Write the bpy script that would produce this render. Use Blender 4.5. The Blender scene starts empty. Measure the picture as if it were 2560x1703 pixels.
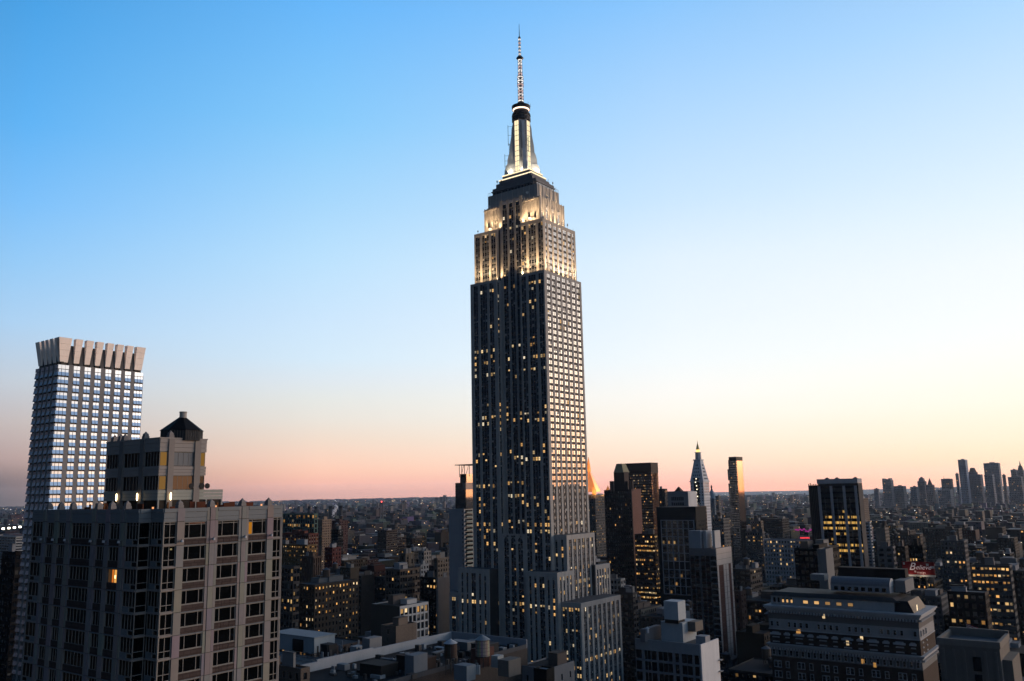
import bpy, math, random
from mathutils import Vector, Matrix
random.seed(7)
SC = bpy.context.scene
COL = SC.collection
# ---------------------------------------------------------------- camera
# world axes follow the street grid: +X west, +Y south (down the avenues), +Z up
YAW, PITCH, ROLL = math.radians(36.579), math.radians(9.941), math.radians(-1.163)
FPX, CAMH = 2137.447, 137.677
CF = Vector((-math.sin(YAW)*math.cos(PITCH), math.cos(YAW)*math.cos(PITCH), math.sin(PITCH)))
R0 = Vector((math.cos(YAW), math.sin(YAW), 0)); U0 = R0.cross(CF)
CR = R0*math.cos(ROLL)+U0*math.sin(ROLL); CU = -R0*math.sin(ROLL)+U0*math.cos(ROLL)
cam = bpy.data.cameras.new('camera'); camo = bpy.data.objects.new('camera', cam); COL.objects.link(camo)
m = Matrix((CR, CU, -CF)).transposed().to_4x4(); m.translation = (0, 0, CAMH); camo.matrix_world = m
cam.sensor_width = 36; cam.lens = 36*FPX/2560; cam.clip_start = .5; cam.clip_end = 90000
SC.camera = camo
# ---------------------------------------------------------------- sky (dusk: the sun has just set in the south-west)
SC.view_settings.view_transform = 'Standard'; SC.view_settings.look = 'None'
SC.view_settings.exposure = 0.0; SC.view_settings.gamma = 1.0
SUN_AZ = math.radians(32.6)          # from +Y towards +X
def lin(c):
    return tuple((v/255/12.92) if v/255 <= .04045 else ((v/255+.055)/1.055)**2.4 for v in c)
SKYMUL = 26.0
TOP = [(45, (.035, .12, .32)), (90, (.01, .035, .10))]
def dehaze(keys):
    """the haze box dims and veils the lowest sky: what lies behind it is that much brighter"""
    out = []
    for e, c in keys:
        T = math.exp(-1.7e-5*min(24000, 315/max(math.sin(math.radians(e)), .001))); out.append((e, tuple(max(.01, (v-j*(1-T))/T) for v, j in zip(c, (.17, .16, .19)))))
    return out
def srgb(keys, k=1.): return dehaze([(e, tuple(v*k for v in lin(c))) for e, c in keys])
SKY = [  # (degrees of azimuth away from the sunset, [(elevation, linear colour)])
 (0, [(0, (23.0, 9.2, 3.6)), (2, (25.0, 13.6, 7.4)), (5, (24.0, 16.5, 11.0)), (9, (17.0, 13.8, 10.8)), (15, (7.6, 7.0, 6.6)), (25, (2.3, 2.5, 2.8)), (40, (.4, .55, .8)), (90, TOP[1][1])]),
 (36, srgb([(0, (255, 198, 162)), (.6, (255, 208, 172)), (1.2, (255, 224, 186)), (2.5, (255, 240, 211)), (4.5, (255, 250, 231)), (7.2, (253, 254, 246)), (9.2, (250, 253, 253)), (12.6, (244, 250, 255)), (16, (229, 244, 255)), (20.5, (208, 233, 255)), (26.9, (174, 216, 255))], 1.02) + [(45, (.08, .19, .42)), TOP[1]]),
 (58, srgb([(0, (248, 176, 155)), (.5, (253, 190, 166)), (1., (255, 208, 184)), (1.8, (255, 225, 200)), (3.2, (255, 240, 220)), (4.6, (255, 248, 236)), (6, (255, 252, 246)), (8.3, (246, 252, 254)), (10.9, (238, 248, 255)), (14.9, (228, 243, 255)), (18.7, (205, 232, 255)), (23.8, (180, 219, 255)), (30.9, (140, 199, 254))]) + [(45, (.05, .16, .38)), TOP[1]]),
 (82, srgb([(0, (208, 158, 146)), (.65, (240, 180, 160)), (1.4, (251, 199, 174)), (2.2, (250, 210, 187)), (3.5, (242, 220, 202)), (4.8, (235, 228, 218)), (6.1, (230, 232, 228)), (7.4, (223, 233, 240)), (8.8, (214, 235, 250)), (11.3, (205, 231, 253)), (15.2, (188, 226, 254)), (19, (167, 216, 253)), (24, (136, 203, 252)), (31, (106, 184, 250))]) + TOP),
 (100, srgb([(0, (104, 99, 102)), (1.2, (136, 120, 120)), (2.3, (182, 158, 154)), (4.4, (197, 186, 184)), (6.9, (196, 206, 217)), (10.3, (174, 210, 242)), (13.8, (150, 203, 247)), (17.2, (126, 193, 250)), (21.7, (98, 180, 245)), (28, (78, 164, 232))]) + [(45, (.03, .12, .3)), TOP[1]]),
 (122, [(0, (.05, .045, .05)), (4, (.11, .095, .105)), (10, (.11, .15, .22)), (20, (.06, .15, .28)), (35, (.025, .09, .23)), (60, (.015, .05, .14)), TOP[1]]),
 (180, [(0, (.012, .013, .018)), (4, (.02, .02, .027)), (9, (.024, .03, .045)), (18, (.02, .036, .07)), (35, (.014, .034, .08)), (60, (.011, .034, .09)), TOP[1]]),
]
world = bpy.data.worlds.new('World'); SC.world = world; world.use_nodes = True
NT = world.node_tree; NT.nodes.clear()
def nd(nt, t, **kw):
    n = nt.nodes.new(t)
    for k, v in kw.items(): setattr(n, k, v)
    return n
def mth(nt, op, a, b=None, c=None):
    n = nd(nt, 'ShaderNodeMath', operation=op)
    for i, v in enumerate((a, b, c)):
        if v is None: continue
        if isinstance(v, (int, float)): n.inputs[i].default_value = v
        else: nt.links.new(v, n.inputs[i])
    return n.outputs[0]
tc = nd(NT, 'ShaderNodeTexCoord'); sx = nd(NT, 'ShaderNodeSeparateXYZ'); NT.links.new(tc.outputs['Generated'], sx.inputs[0])
elev = mth(NT, 'DIVIDE', mth(NT, 'ARCSINE', sx.outputs[2]), math.pi/2)
hor = mth(NT, 'SQRT', mth(NT, 'ADD', mth(NT, 'MULTIPLY', sx.outputs[0], sx.outputs[0]), mth(NT, 'ADD', mth(NT, 'MULTIPLY', sx.outputs[1], sx.outputs[1]), 1e-8)))
dt = mth(NT, 'DIVIDE', mth(NT, 'ADD', mth(NT, 'MULTIPLY', sx.outputs[0], math.sin(SUN_AZ)), mth(NT, 'MULTIPLY', sx.outputs[1], math.cos(SUN_AZ))), hor)
azd = mth(NT, 'DIVIDE', mth(NT, 'ARCCOSINE', mth(NT, 'MAXIMUM', mth(NT, 'MINIMUM', dt, .99999), -.99999)), math.pi)
prev = None; pa = 0
for a, keys in SKY:
    rp = nd(NT, 'ShaderNodeValToRGB'); cr = rp.color_ramp; cr.interpolation = 'LINEAR'
    while len(cr.elements) > 1: cr.elements.remove(cr.elements[0])
    for i, (e, c) in enumerate(keys):
        el = cr.elements[0] if i == 0 else cr.elements.new(e/90)
        el.position = e/90; el.color = tuple(v/SKYMUL for v in c)+(1,)
    NT.links.new(elev, rp.inputs[0])
    if prev is None: prev = rp.outputs[0]
    else:
        mr = nd(NT, 'ShaderNodeMapRange', interpolation_type='LINEAR'); mr.inputs[1].default_value = pa/180; mr.inputs[2].default_value = a/180
        NT.links.new(azd, mr.inputs[0])
        mx = nd(NT, 'ShaderNodeMix', data_type='RGBA'); NT.links.new(mr.outputs[0], mx.inputs[0]); NT.links.new(prev, mx.inputs[6]); NT.links.new(rp.outputs[0], mx.inputs[7]); prev = mx.outputs[2]
    pa = a
bg = nd(NT, 'ShaderNodeBackground'); bg.inputs[1].default_value = SKYMUL; NT.links.new(prev, bg.inputs[0])
wo = nd(NT, 'ShaderNodeOutputWorld'); NT.links.new(bg.outputs[0], wo.inputs[0])
world.cycles.sampling_method = 'MANUAL'; world.cycles.sample_map_resolution = 512
cy = SC.cycles; cy.use_denoising = True; cy.max_bounces = 5; cy.diffuse_bounces = 3; cy.glossy_bounces = 3; cy.volume_bounces = 0; cy.transmission_bounces = 2
cy.sample_clamp_indirect = 6; cy.caustics_reflective = False; cy.caustics_refractive = False
try: cy.denoiser = 'OPENIMAGEDENOISE'; cy.denoising_input_passes = 'RGB_ALBEDO_NORMAL'; cy.denoising_prefilter = 'ACCURATE'
except Exception: pass
# ---------------------------------------------------------------- placing helpers (photo pixel -> point at a real distance)
def ray(px, py): return CF+CR*((px-1280)/FPX)-CU*((py-851.5)/FPX)
def on_y(px, py, y): d = ray(px, py); t = y/d.y; return Vector((d.x*t, y, CAMH+d.z*t))
def on_x(px, py, x): d = ray(px, py); t = x/d.x; return Vector((x, d.y*t, CAMH+d.z*t))
def at(px, py, dist): d = ray(px, py); t = dist/math.hypot(d.x, d.y); return Vector((d.x*t, d.y*t, CAMH+d.z*t))
def topix(p):
    d = Vector(p)-Vector((0, 0, CAMH)); z = d.dot(CF)
    if z < 1: return None
    return 1280+FPX*d.dot(CR)/z, 851.5-FPX*d.dot(CU)/z
def lot(xl, xc, xr, ytop, dist):
    """x1 (west face), y0 (north face), W, D, ztop of a grid-aligned block whose edges show at xl, xc, xr"""
    p = at(xc, ytop, dist); a = on_y(xl, ytop, p.y); b = on_x(xr, ytop, p.x)
    return p.x, p.y, p.x-a.x, b.y-p.y, p.z
# ---------------------------------------------------------------- mesh builder
BASE = {}
def lerp(a, b, t): return a+(b-a)*t
class MB:
    def __init__(s): s.v = []; s.f = []; s.m = []; s.c = []; s.sm = False
    def poly(s, pts, m=0, c=(1, 1, 1)):
        n = len(s.v); s.v.extend(pts); s.f.append(tuple(range(n, n+len(pts)))); s.m.append(m); s.c.append(c)
    def box(s, x0, x1, y0, y1, z0, z1, m=0, c=(1, 1, 1), bottom=True):
        if x0 > x1: x0, x1 = x1, x0
        if y0 > y1: y0, y1 = y1, y0
        n = len(s.v)
        s.v += [(x0, y0, z0), (x1, y0, z0), (x1, y1, z0), (x0, y1, z0), (x0, y0, z1), (x1, y0, z1), (x1, y1, z1), (x0, y1, z1)]
        F = [(4, 5, 6, 7), (0, 1, 5, 4), (1, 2, 6, 5), (2, 3, 7, 6), (3, 0, 4, 7)]
        if bottom: F.append((3, 2, 1, 0))
        for f in F: s.f.append(tuple(n+i for i in f)); s.m.append(m); s.c.append(c)
    def fbox(s, face, p, u0, u1, d0, d1, z0, z1, m=0, c=(1, 1, 1)):
        if face == 'N': s.box(u0, u1, p-d1, p-d0, z0, z1, m, c)
        else: s.box(p+d0, p+d1, u0, u1, z0, z1, m, c)
    def fquad(s, face, p, u0, u1, d, z0, z1, m=0, c=(1, 1, 1), dtop=0, du=0):
        if face == 'N': s.poly([(u0, p-d, z0), (u1, p-d-du, z0), (u1, p-d-dtop-du, z1), (u0, p-d-dtop, z1)], m, c)
        else: s.poly([(p+d, u0, z0), (p+d+du, u1, z0), (p+d+dtop+du, u1, z1), (p+d+dtop, u0, z1)], m, c)
    def frus(s, x0, x1, y0, y1, z0, X0, X1, Y0, Y1, z1, m=0, c=(1, 1, 1)):
        n = len(s.v)
        s.v += [(x0, y0, z0), (x1, y0, z0), (x1, y1, z0), (x0, y1, z0), (X0, Y0, z1), (X1, Y0, z1), (X1, Y1, z1), (X0, Y1, z1)]
        for f in [(4, 5, 6, 7), (0, 1, 5, 4), (1, 2, 6, 5), (2, 3, 7, 6), (3, 0, 4, 7), (3, 2, 1, 0)]: s.f.append(tuple(n+i for i in f)); s.m.append(m); s.c.append(c)
    def cone(s, cx, cy, r0, r1, z0, z1, n=12, m=0, c=(1, 1, 1), a0=0., cap=True):
        k = len(s.v)
        for r, z in ((r0, z0), (r1, z1)):
            for i in range(n):
                a = a0+2*math.pi*i/n; s.v.append((cx+r*math.cos(a), cy+r*math.sin(a), z))
        for i in range(n):
            j = (i+1) % n; s.f.append((k+i, k+j, k+n+j, k+n+i)); s.m.append(m); s.c.append(c)
        if cap:
            s.f.append(tuple(k+n+i for i in range(n))); s.m.append(m); s.c.append(c)
            s.f.append(tuple(k+n-1-i for i in range(n))); s.m.append(m); s.c.append(c)
    def tube(s, a, b, r, n=5, m=0, c=(1, 1, 1)):
        a = Vector(a); b = Vector(b); d = (b-a).normalized(); u = d.orthogonal().normalized(); w = d.cross(u); k = len(s.v)
        for p in (a, b):
            for i in range(n):
                t = 2*math.pi*i/n; s.v.append(tuple(p+u*r*math.cos(t)+w*r*math.sin(t)))
        for i in range(n):
            j = (i+1) % n; s.f.append((k+i, k+j, k+n+j, k+n+i)); s.m.append(m); s.c.append(c)
        s.f.append(tuple(k+n+i for i in range(n))); s.m.append(m); s.c.append(c)
        s.f.append(tuple(k+n-1-i for i in range(n))); s.m.append(m); s.c.append(c)
    def mesh(s, name, mats, off=(0, 0, 0)):
        me = bpy.data.meshes.new(name)
        ox, oy, oz = off
        me.from_pydata([(x-ox, y-oy, z-oz) for x, y, z in s.v], [], s.f)
        for mt in mats: me.materials.append(mt)
        if len(mats) > 1: me.polygons.foreach_set('material_index', s.m)
        at_ = me.color_attributes.new('tint', 'FLOAT_COLOR', 'CORNER')
        buf = []
        for f, c in zip(s.f, s.c): buf.extend((c[0], c[1], c[2], 1.)*len(f))
        at_.data.foreach_set('color', buf)
        if s.sm: me.polygons.foreach_set('use_smooth', [True]*len(s.f))
        return me
    def build(s, name, mats, parent=None, kind=None, label=None):
        if not s.f: return None
        if not isinstance(mats, (list, tuple)): mats = [mats]
        if parent is None:
            xs = [v[0] for v in s.v]; ys = [v[1] for v in s.v]; zs = [v[2] for v in s.v]
            off = ((min(xs)+max(xs))/2, (min(ys)+max(ys))/2, min(zs))
        else: off = BASE[parent.name]
        o = bpy.data.objects.new(name, s.mesh(name, mats, off)); COL.objects.link(o)
        BASE[o.name] = off
        if parent is None: o.location = off
        else: o.parent = parent
        if kind: o['kind'] = kind
        if label: o['label'] = label
        return o
def piece(name, me, parent, loc, rz=0.):
    """a child that shares mesh data; loc in world space"""
    o = bpy.data.objects.new(name, me); COL.objects.link(o); b = BASE[parent.name]
    o.parent = parent; o.location = (loc[0]-b[0], loc[1]-b[1], loc[2]-b[2]); o.rotation_euler[2] = rz
    BASE[o.name] = tuple(loc)
    return o
def thing(name, label, cat, loc, group=None):
    o = bpy.data.objects.new(name, None); COL.objects.link(o); o.location = loc; BASE[o.name] = tuple(loc)
    o['label'] = label; o['category'] = cat
    if group: o['group'] = group
    return o
def tag(o, label, cat, group=None):
    o['label'] = label; o['category'] = cat
    if group: o['group'] = group
    return o
# ---------------------------------------------------------------- materials
def mat(name):
    mt = bpy.data.materials.new(name); mt.use_nodes = True; nt = mt.node_tree; nt.nodes.clear()
    out = nd(nt, 'ShaderNodeOutputMaterial'); return mt, nt, out
def masonry(name, base=(1, 1, 1), rough=.85, amp=.35, scale=.12, fine=1.6, streak=True, brick=None, spec=.06):
    mt, nt, out = mat(name); p = nd(nt, 'ShaderNodeBsdfPrincipled'); nt.links.new(p.outputs[0], out.inputs[0])
    a = nd(nt, 'ShaderNodeAttribute', attribute_name='tint'); ge = nd(nt, 'ShaderNodeNewGeometry')
    def noise(sc, det, vec=None):
        n = nd(nt, 'ShaderNodeTexNoise'); n.inputs['Scale'].default_value = sc; n.inputs['Detail'].default_value = det; nt.links.new(vec or ge.outputs['Position'], n.inputs['Vector']); return n.outputs[0]
    n1 = noise(scale, 4); n2 = noise(fine, 3)
    tot = mth(nt, 'ADD', mth(nt, 'MULTIPLY', n1, amp), mth(nt, 'MULTIPLY', n2, amp*.6))
    if streak:
        mp = nd(nt, 'ShaderNodeMapping'); mp.inputs['Scale'].default_value = (1.1, 1.1, .05); nt.links.new(ge.outputs['Position'], mp.inputs[0])
        tot = mth(nt, 'ADD', tot, mth(nt, 'MULTIPLY', noise(.9, 3, mp.outputs[0]), amp*.8))
    val = mth(nt, 'ADD', tot, 1-amp*(1.2 if streak else .8))
    vm = nd(nt, 'ShaderNodeVectorMath', operation='SCALE'); nt.links.new(a.outputs['Color'], vm.inputs[0]); nt.links.new(val, vm.inputs['Scale'])
    v2 = nd(nt, 'ShaderNodeVectorMath', operation='MULTIPLY'); nt.links.new(vm.outputs[0], v2.inputs[0]); v2.inputs[1].default_value = base
    colr = v2.outputs[0]
    if brick:
        bt = nd(nt, 'ShaderNodeTexBrick'); bt.inputs['Scale'].default_value = brick; bt.inputs['Color1'].default_value = (1, 1, 1, 1); bt.inputs['Color2'].default_value = (.8, .8, .8, 1); bt.inputs['Mortar'].default_value = (.6, .6, .6, 1); bt.inputs['Mortar Size'].default_value = .03
        # course direction: x+y along the wall, z up
        s3 = nd(nt, 'ShaderNodeSeparateXYZ'); nt.links.new(ge.outputs['Position'], s3.inputs[0]); cb = nd(nt, 'ShaderNodeCombineXYZ'); nt.links.new(mth(nt, 'ADD', s3.outputs[0], s3.outputs[1]), cb.inputs[0]); nt.links.new(s3.outputs[2], cb.inputs[1]); nt.links.new(cb.outputs[0], bt.inputs['Vector'])
        v3 = nd(nt, 'ShaderNodeVectorMath', operation='MULTIPLY'); nt.links.new(colr, v3.inputs[0]); nt.links.new(bt.outputs[0], v3.inputs[1]); colr = v3.outputs[0]
    nt.links.new(colr, p.inputs['Base Color']); p.inputs['Roughness'].default_value = rough; p.inputs['Specular IOR Level'].default_value = spec
    return mt
def simple(name, col, rough=.5, metal=0., spec=.5, ior=None):
    mt, nt, out = mat(name); p = nd(nt, 'ShaderNodeBsdfPrincipled'); nt.links.new(p.outputs[0], out.inputs[0])
    p.inputs['Base Color'].default_value = (*col, 1); p.inputs['Roughness'].default_value = rough; p.inputs['Metallic'].default_value = metal; p.inputs['Specular IOR Level'].default_value = spec
    if ior: p.inputs['IOR'].default_value = ior
    nz = nd(nt, 'ShaderNodeTexNoise'); nz.inputs['Scale'].default_value = .6; ge = nd(nt, 'ShaderNodeNewGeometry'); nt.links.new(ge.outputs['Position'], nz.inputs['Vector'])
    nt.links.new(mth(nt, 'ADD', mth(nt, 'MULTIPLY', nz.outputs[0], rough*.5), rough*.75), p.inputs['Roughness'])
    return mt
def glow(name, k=1.):
    mt, nt, out = mat(name); e = nd(nt, 'ShaderNodeEmission'); a = nd(nt, 'ShaderNodeAttribute', attribute_name='tint')
    nt.links.new(a.outputs['Color'], e.inputs[0]); e.inputs[1].default_value = k; nt.links.new(e.outputs[0], out.inputs[0]); mt.cycles.emission_sampling = 'NONE'
    return mt
GR = (.62, .62, .62)   # shade put into the colour: evenly darkens masonry, roofing and paint
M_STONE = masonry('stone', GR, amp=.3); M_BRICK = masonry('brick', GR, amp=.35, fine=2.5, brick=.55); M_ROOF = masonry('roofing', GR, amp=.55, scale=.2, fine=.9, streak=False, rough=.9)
M_PALE = masonry('pale_stone', amp=.22)
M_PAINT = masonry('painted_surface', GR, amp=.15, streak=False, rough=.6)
M_GLASS = simple('window_glass', (.006, .008, .011), .035, ior=1.5)
M_GLASSW = simple('coated_window_glass', (.008, .01, .013), .03, ior=1.78)
M_GLASSV = simple('plain_window_glass', (.01, .012, .014), .05, ior=1.6)
M_GLASSD = simple('tinted_window_glass', (.002, .0025, .003), .04, ior=1.22)
M_SUNSET = simple('sunset_mirror_glass', (.055, .024, .009), .05, metal=.95)  # sunset orange put into the glass colour for the west-face reflection
M_MIRROR = simple('mirror_window_glass', (.31, .345, .41), .03, metal=.92)
M_DARK = simple('dark_metal', (.02, .02, .022), .45); M_STEEL = simple('steel', (.30, .31, .33), .35, metal=.9); M_ALU = simple('aluminium', (.10, .105, .115), .5, metal=.3)
M_GLOW = glow('lit_interior'); M_ASPH = masonry('asphalt', (.045, .046, .05), amp=.5, streak=False, rough=.9)
# ---------------------------------------------------------------- ground
g = MB(); g.cone(0, 0, 21000, 21000, -1, 0, 96); go = g.build('ground', M_ASPH); go['kind'] = 'structure'
WARM = [(1, .47, .12), (1, .55, .18), (1, .62, .24), (1, .72, .38), (1, .5, .14)]
def warm(lo=.5, hi=2.2):
    lo *= .62; hi *= .62
    k = random.choice(WARM); b = lo*(hi/lo)**random.random(); return tuple(v*b for v in k)
# ================================================================ the art deco skyscraper
X0, Y0 = -276.87, 406.30
LIME = (.43, .405, .378); SPAND = (.085, .09, .10)
esb = thing('art_deco_skyscraper', 'tall floodlit limestone art deco skyscraper with needle mast in the centre', 'skyscraper', (X0-28, Y0+20, 0))
E_PANE, E_LIT, E_SP, E_MUL, E_W = MB(), MB(), MB(), MB(), MB()
def esb_pier(face, p, u0, u1, z0, z1, d0=-.6, d1=.0):
    b = MB(); b.fbox(face, p, u0, u1, d0, d1, z0, z1, 0, LIME); b.build('pier', M_STONE, esb)
def esb_face(face, p, u0, pattern, z0, z1, litp=.12, fh=3.72, wh=2.05, ztop=None, cap=1.6, pier_up=True, gl=0):
    R = .5 if gl == 0 else .2
    """pattern: list of ('p', width) piers and ('w', n, window_width) bays, from u0 on"""
    u = u0; zt = z1-cap
    nf = int((zt-z0)/fh)
    for it in pattern:
        if it[0] == 'p':
            esb_pier(face, p, u, u+it[1], z0, z1); u += it[1]
        else:
            n, w = it[1], it[2]; mw = .38; wid = n*w+(n-1)*mw
            if gl and n > 1: w -= .2; mw += .2*n/(n-1)
            E_W.fbox(face, p, u+.003, u+wid-.003, -.55, -.06, zt, z1-.004, 0, LIME)
            for k in range(n-1):
                um = u+(k+1)*w+k*mw; E_MUL.fbox(face, p, um, um+mw, -.55, -R+.28 if gl == 0 else -R+.05, z0, zt, 0, (.2, .205, .21) if gl == 0 else (.09, .09, .095))
            for fl in range(nf):
                zb = zt-(fl+1)*fh
                E_SP.fbox(face, p, u+.004, u+wid-.004, -.6, -R+.14 if gl == 0 else -R+.06, zb, zb+fh-wh, 0, SPAND if gl == 0 else (.035, .035, .04))
                row = ROWLIT.setdefault((face, round(zb/3.72)), random.random())
                for k in range(n):
                    a = u+k*(w+mw); zz = zb+fh-wh
                    j = random.uniform(-.012, .012); j2 = random.uniform(-.008, .008)
                    E_PANE.fquad(face, p, a, a+w, -R+random.uniform(0, .02), zz, zb+fh, gl if gl == 0 else random.choices((0, 1, 2), (.12, .58, .3))[0], (1, 1, 1), j, j2)
                    # sash bar
                    E_MUL.fbox(face, p, a, a+w, -R+.03, -R+.07, zz+wh*.5-.06, zz+wh*.5+.06, 0, (.10, .10, .11))
                    q = litp*(4.2 if row > .8 else .9 if row > .45 else .25)
                    if random.random() < q:
                        hh = random.choice((1, 1, .75, .55)); c = tuple(a_*b_ for a_, b_ in zip(warm(.35, 1.8), (1, 1.15, 1.5)))
                        E_LIT.fquad(face, p, a+.12, a+w-.12, -R+.04, zb+fh-wh*hh, zb+fh-.1, 0, c)
                    elif random.random() < (.3 if gl == 0 else .06):
                        c = random.uniform(.15, .55); E_LIT.fquad(face, p, a+.1, a+w-.1, -R+.035, zb+fh-wh*random.uniform(.3, .8), zb+fh-.08, 1, (c, c*.96, c*.9))
            u += wid
ROWLIT = {}
def box_core(x0, x1, y0, y1, z0, z1):
    E_CORE.box(x0, x1, y0, y1, z0, z1, 0, (.03, .03, .035))
E_CORE = MB(); E_ROOF = MB()
def tier_roof(x0, x1, y0, y1, z):
    b = MB(); b.box(x0, x1, y0, y1, z-.4, z, 0, (.10, .10, .105)); b.build('setback_roof', M_ROOF, esb)
WX = 1.58
# shaft, 72nd floor down ------------------------------------------------
ZL, Z72, Z81, Z30, Z25, Z21 = 20., 265.9, 298.9, 112.4, 93.2, 77.6
XE = X0-56.5; Y1 = Y0+41.07
xr0, xr1 = -312.5, -294.8            # recess in the middle of the north face
RB = Y0+4.5
wing = lambda tot: [('p', (tot-7*WX-4*.38-2*1.75)/2*1.0), ('w', 2, WX), ('p', 1.75), ('w', 3, WX), ('p', 1.75), ('w', 2, WX), ('p', (tot-7*WX-4*.38-2*1.75)/2)]
esb_face('N', Y0, XE, wing(xr0-XE), ZL, Z72, .12)
esb_face('N', Y0, xr1, wing(X0-xr1), ZL, Z72, .12)
cpat = lambda tot, n: [('p', (tot-3*(2*WX+.38)-2*1.5)/2), ('w', 2, WX), ('p', 1.5), ('w', 2, WX), ('p', 1.5), ('w', 2, WX), ('p', (tot-3*(2*WX+.38)-2*1.5)/2)]
esb_face('N', RB, xr0, cpat(xr1-xr0, 3), Z30, 317.5, .13, cap=3.4)
esb_face('N', Y0+.02, xr0, cpat(xr1-xr0, 3), ZL, Z30, .2, cap=.2)
# return wall of the recess, facing west, with one bay of windows
esb_face('W', xr0, Y0+.7, [('p', .35), ('w', 1, WX), ('p', 3.8-.35-WX)], Z30, Z72, .35)
wpat = lambda tot, k, sp: [x for i in range(k) for x in (('p', sp), ('w', 2, 1.5))]+[('p', sp)]
wsp = (41.07-.7-7*(2*1.5+.38))/8
esb_face('W', X0, Y0+.7, wpat(0, 7, wsp), ZL, Z72, .05, wh=2.2, gl=1)
box_core(XE+.6, X0-.6, RB+.6, Y1, ZL, Z72-.5); box_core(XE+.6, xr0-.6, Y0+.6, RB+1, ZL, Z72-.5); box_core(xr1+.6, X0-.6, Y0+.6, RB+1, ZL, Z72-.5); box_core(xr0-.7, xr1+.7, Y0+.65, RB+1, ZL, Z30-.5)
tier_roof(XE+.1, X0-.1, RB+.7, Y1, Z72-.02); tier_roof(XE+.1, xr0-.1, Y0+.1, RB+.9, Z72); tier_roof(xr1+.1, X0-.1, Y0+.1, RB+.9, Z72); tier_roof(xr0-.3, xr1+.3, Y0+.1, RB+.5, Z30)
# pointed arch heads at the 30th floor
for k in range(3):
    wd = 2*WX+.38; tot = xr1-xr0; ua = xr0+(tot-3*wd-3.0)/2+k*(wd+1.5); b = MB()
    for s in (0, 1):
        pts = []
        for i in range(7):
            t = i/6; ang = t*math.pi/3; pts.append((wd*(1-math.cos(ang)), wd*math.sin(ang)*.95))
        for i in range(6):
            (a0, h0), (a1, h1) = pts[i], pts[i+1]
            f = (lambda a: ua+a) if s == 0 else (lambda a: ua+wd-a)
            q = [(f(0), Y0-.02, Z30-4.2+h0), (f(a0), Y0-.02, Z30-4.2+h0), (f(a1), Y0-.02, Z30-4.2+h1), (f(0), Y0-.02, Z30-4.2+h1)]
            b.poly(q if s == 0 else q[::-1], 0, LIME)
    b.box(ua-.1, ua+wd+.1, Y0-.021, Y0+.4, Z30-.5, Z30+.35, 0, LIME)
    b.build('arch_head', M_STONE, esb)
b = MB(); b.box(xr0, xr1, Y0+.022, Y0+.5, Z30-.4, Z30+.5, 0, LIME); b.build('parapet', M_STONE, esb)
# 72 to 81 -------------------------------------------------------------
a81 = 1.67; t81 = 2.4
xe1, xw1 = XE+a81, X0-a81; yn1 = Y0+t81
esb_face('N', yn1, xe1, wing(xr0-1.2-xe1), Z72, Z81, .14, cap=2.2)
esb_face('N', yn1, xr1, wing(xw1-xr1), Z72, Z81, .14, cap=2.2)
p2 = (38.67-2.4-.7-(5*(2*1.5+.38)+2*1.5))/8
esb_face('W', xw1, yn1+.7, [('p', p2), ('w', 1, 1.5)]+[x for i in range(5) for x in (('p', p2), ('w', 2, 1.5))]+[('p', p2), ('w', 1, 1.5), ('p', p2)], Z72, Z81, .06, cap=2.2, wh=2.2, gl=1)
esb_pier('W', xr0-1.2, yn1+.7, RB, Z72, Z81)
box_core(xe1+.6, xw1-.6, RB+.6, Y1-t81, Z72-.5, Z81-.5); box_core(xe1+.6, xr0-1.9, yn1+.6, RB+1, Z72-.5, Z81-.5); box_core(xr1+.6, xw1-.6, yn1+.6, RB+1, Z72-.5, Z81-.5)
tier_roof(xe1+.1, xw1-.1, RB+.7, Y1-t81, Z81-.02); tier_roof(xe1+.1, xr0-1.3, yn1+.1, RB+.9, Z81); tier_roof(xr1+.1, xw1-.1, yn1+.1, RB+.9, Z81)
b = MB(); b.box(xe1+.03, xe1+.6, yn1+.7, Y1-t81, Z72, Z81, 0, LIME); b.box(XE+.03, XE+.6, Y0+.7, Y1, ZL, Z72, 0, LIME); b.box(XE+.7, X0-.7, Y1-.02, Y1+.4, ZL, Z72, 0, LIME); b.build('rear_wall', M_STONE, esb)
# 81 to 86 -------------------------------------------------------------
xa, xb, ya, yb = -325.3, -282.2, Y0+5.0, Y0+32.4; ZA = 314.5
E2 = MB()
def solid(x0, x1, y0, y1, z0, z1, c=LIME): 
    b = MB(); b.box(x0, x1, y0, y1, z0, z1, 0, c); return b
b = MB(); b.box(xa, xr0-.005, ya, yb, Z81, ZA, 0, LIME); b.box(xr1+.005, xb, ya, yb, Z81, ZA, 0, LIME); b.box(xr0-.005, xr1+.005, RB+.7, yb-.01, Z81, 317.5, 0, LIME); b.build('upper_wall', M_STONE, esb)
for (u, w_) in [(xa+.3+k*2.35, .5) for k in range(5)]+[(xr1+1.2+k*2.3, .5) for k in range(5)]:
    b = MB(); b.box(u, u+w_, ya-.28, ya+.05, Z81, ZA+.4, 0, LIME); b.build('rib', M_STONE, esb)
for k in range(11): u = ya+.5+k*2.6; b = MB(); b.box(xb-.05, xb+.28, u, u+.5, Z81, ZA+.4, 0, LIME); b.build('rib', M_STONE, esb)
b = MB(); b.box(xa-.3, xr0-.1, ya-.3, ya+.1, ZA-1.4, ZA-.9, 0, LIME); b.box(xr1+.1, xb+.3, ya-.3, ya+.1, ZA-1.4, ZA-.9, 0, LIME); b.build('string_course', M_STONE, esb)
xc, xd, yc, yd = -323.6, -285.0, Y0+7.0, Y0+31.0; ZB = 323.6
b = MB(); b.box(xc, xd, yc, yd, ZA, ZB, 0, LIME)
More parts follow.
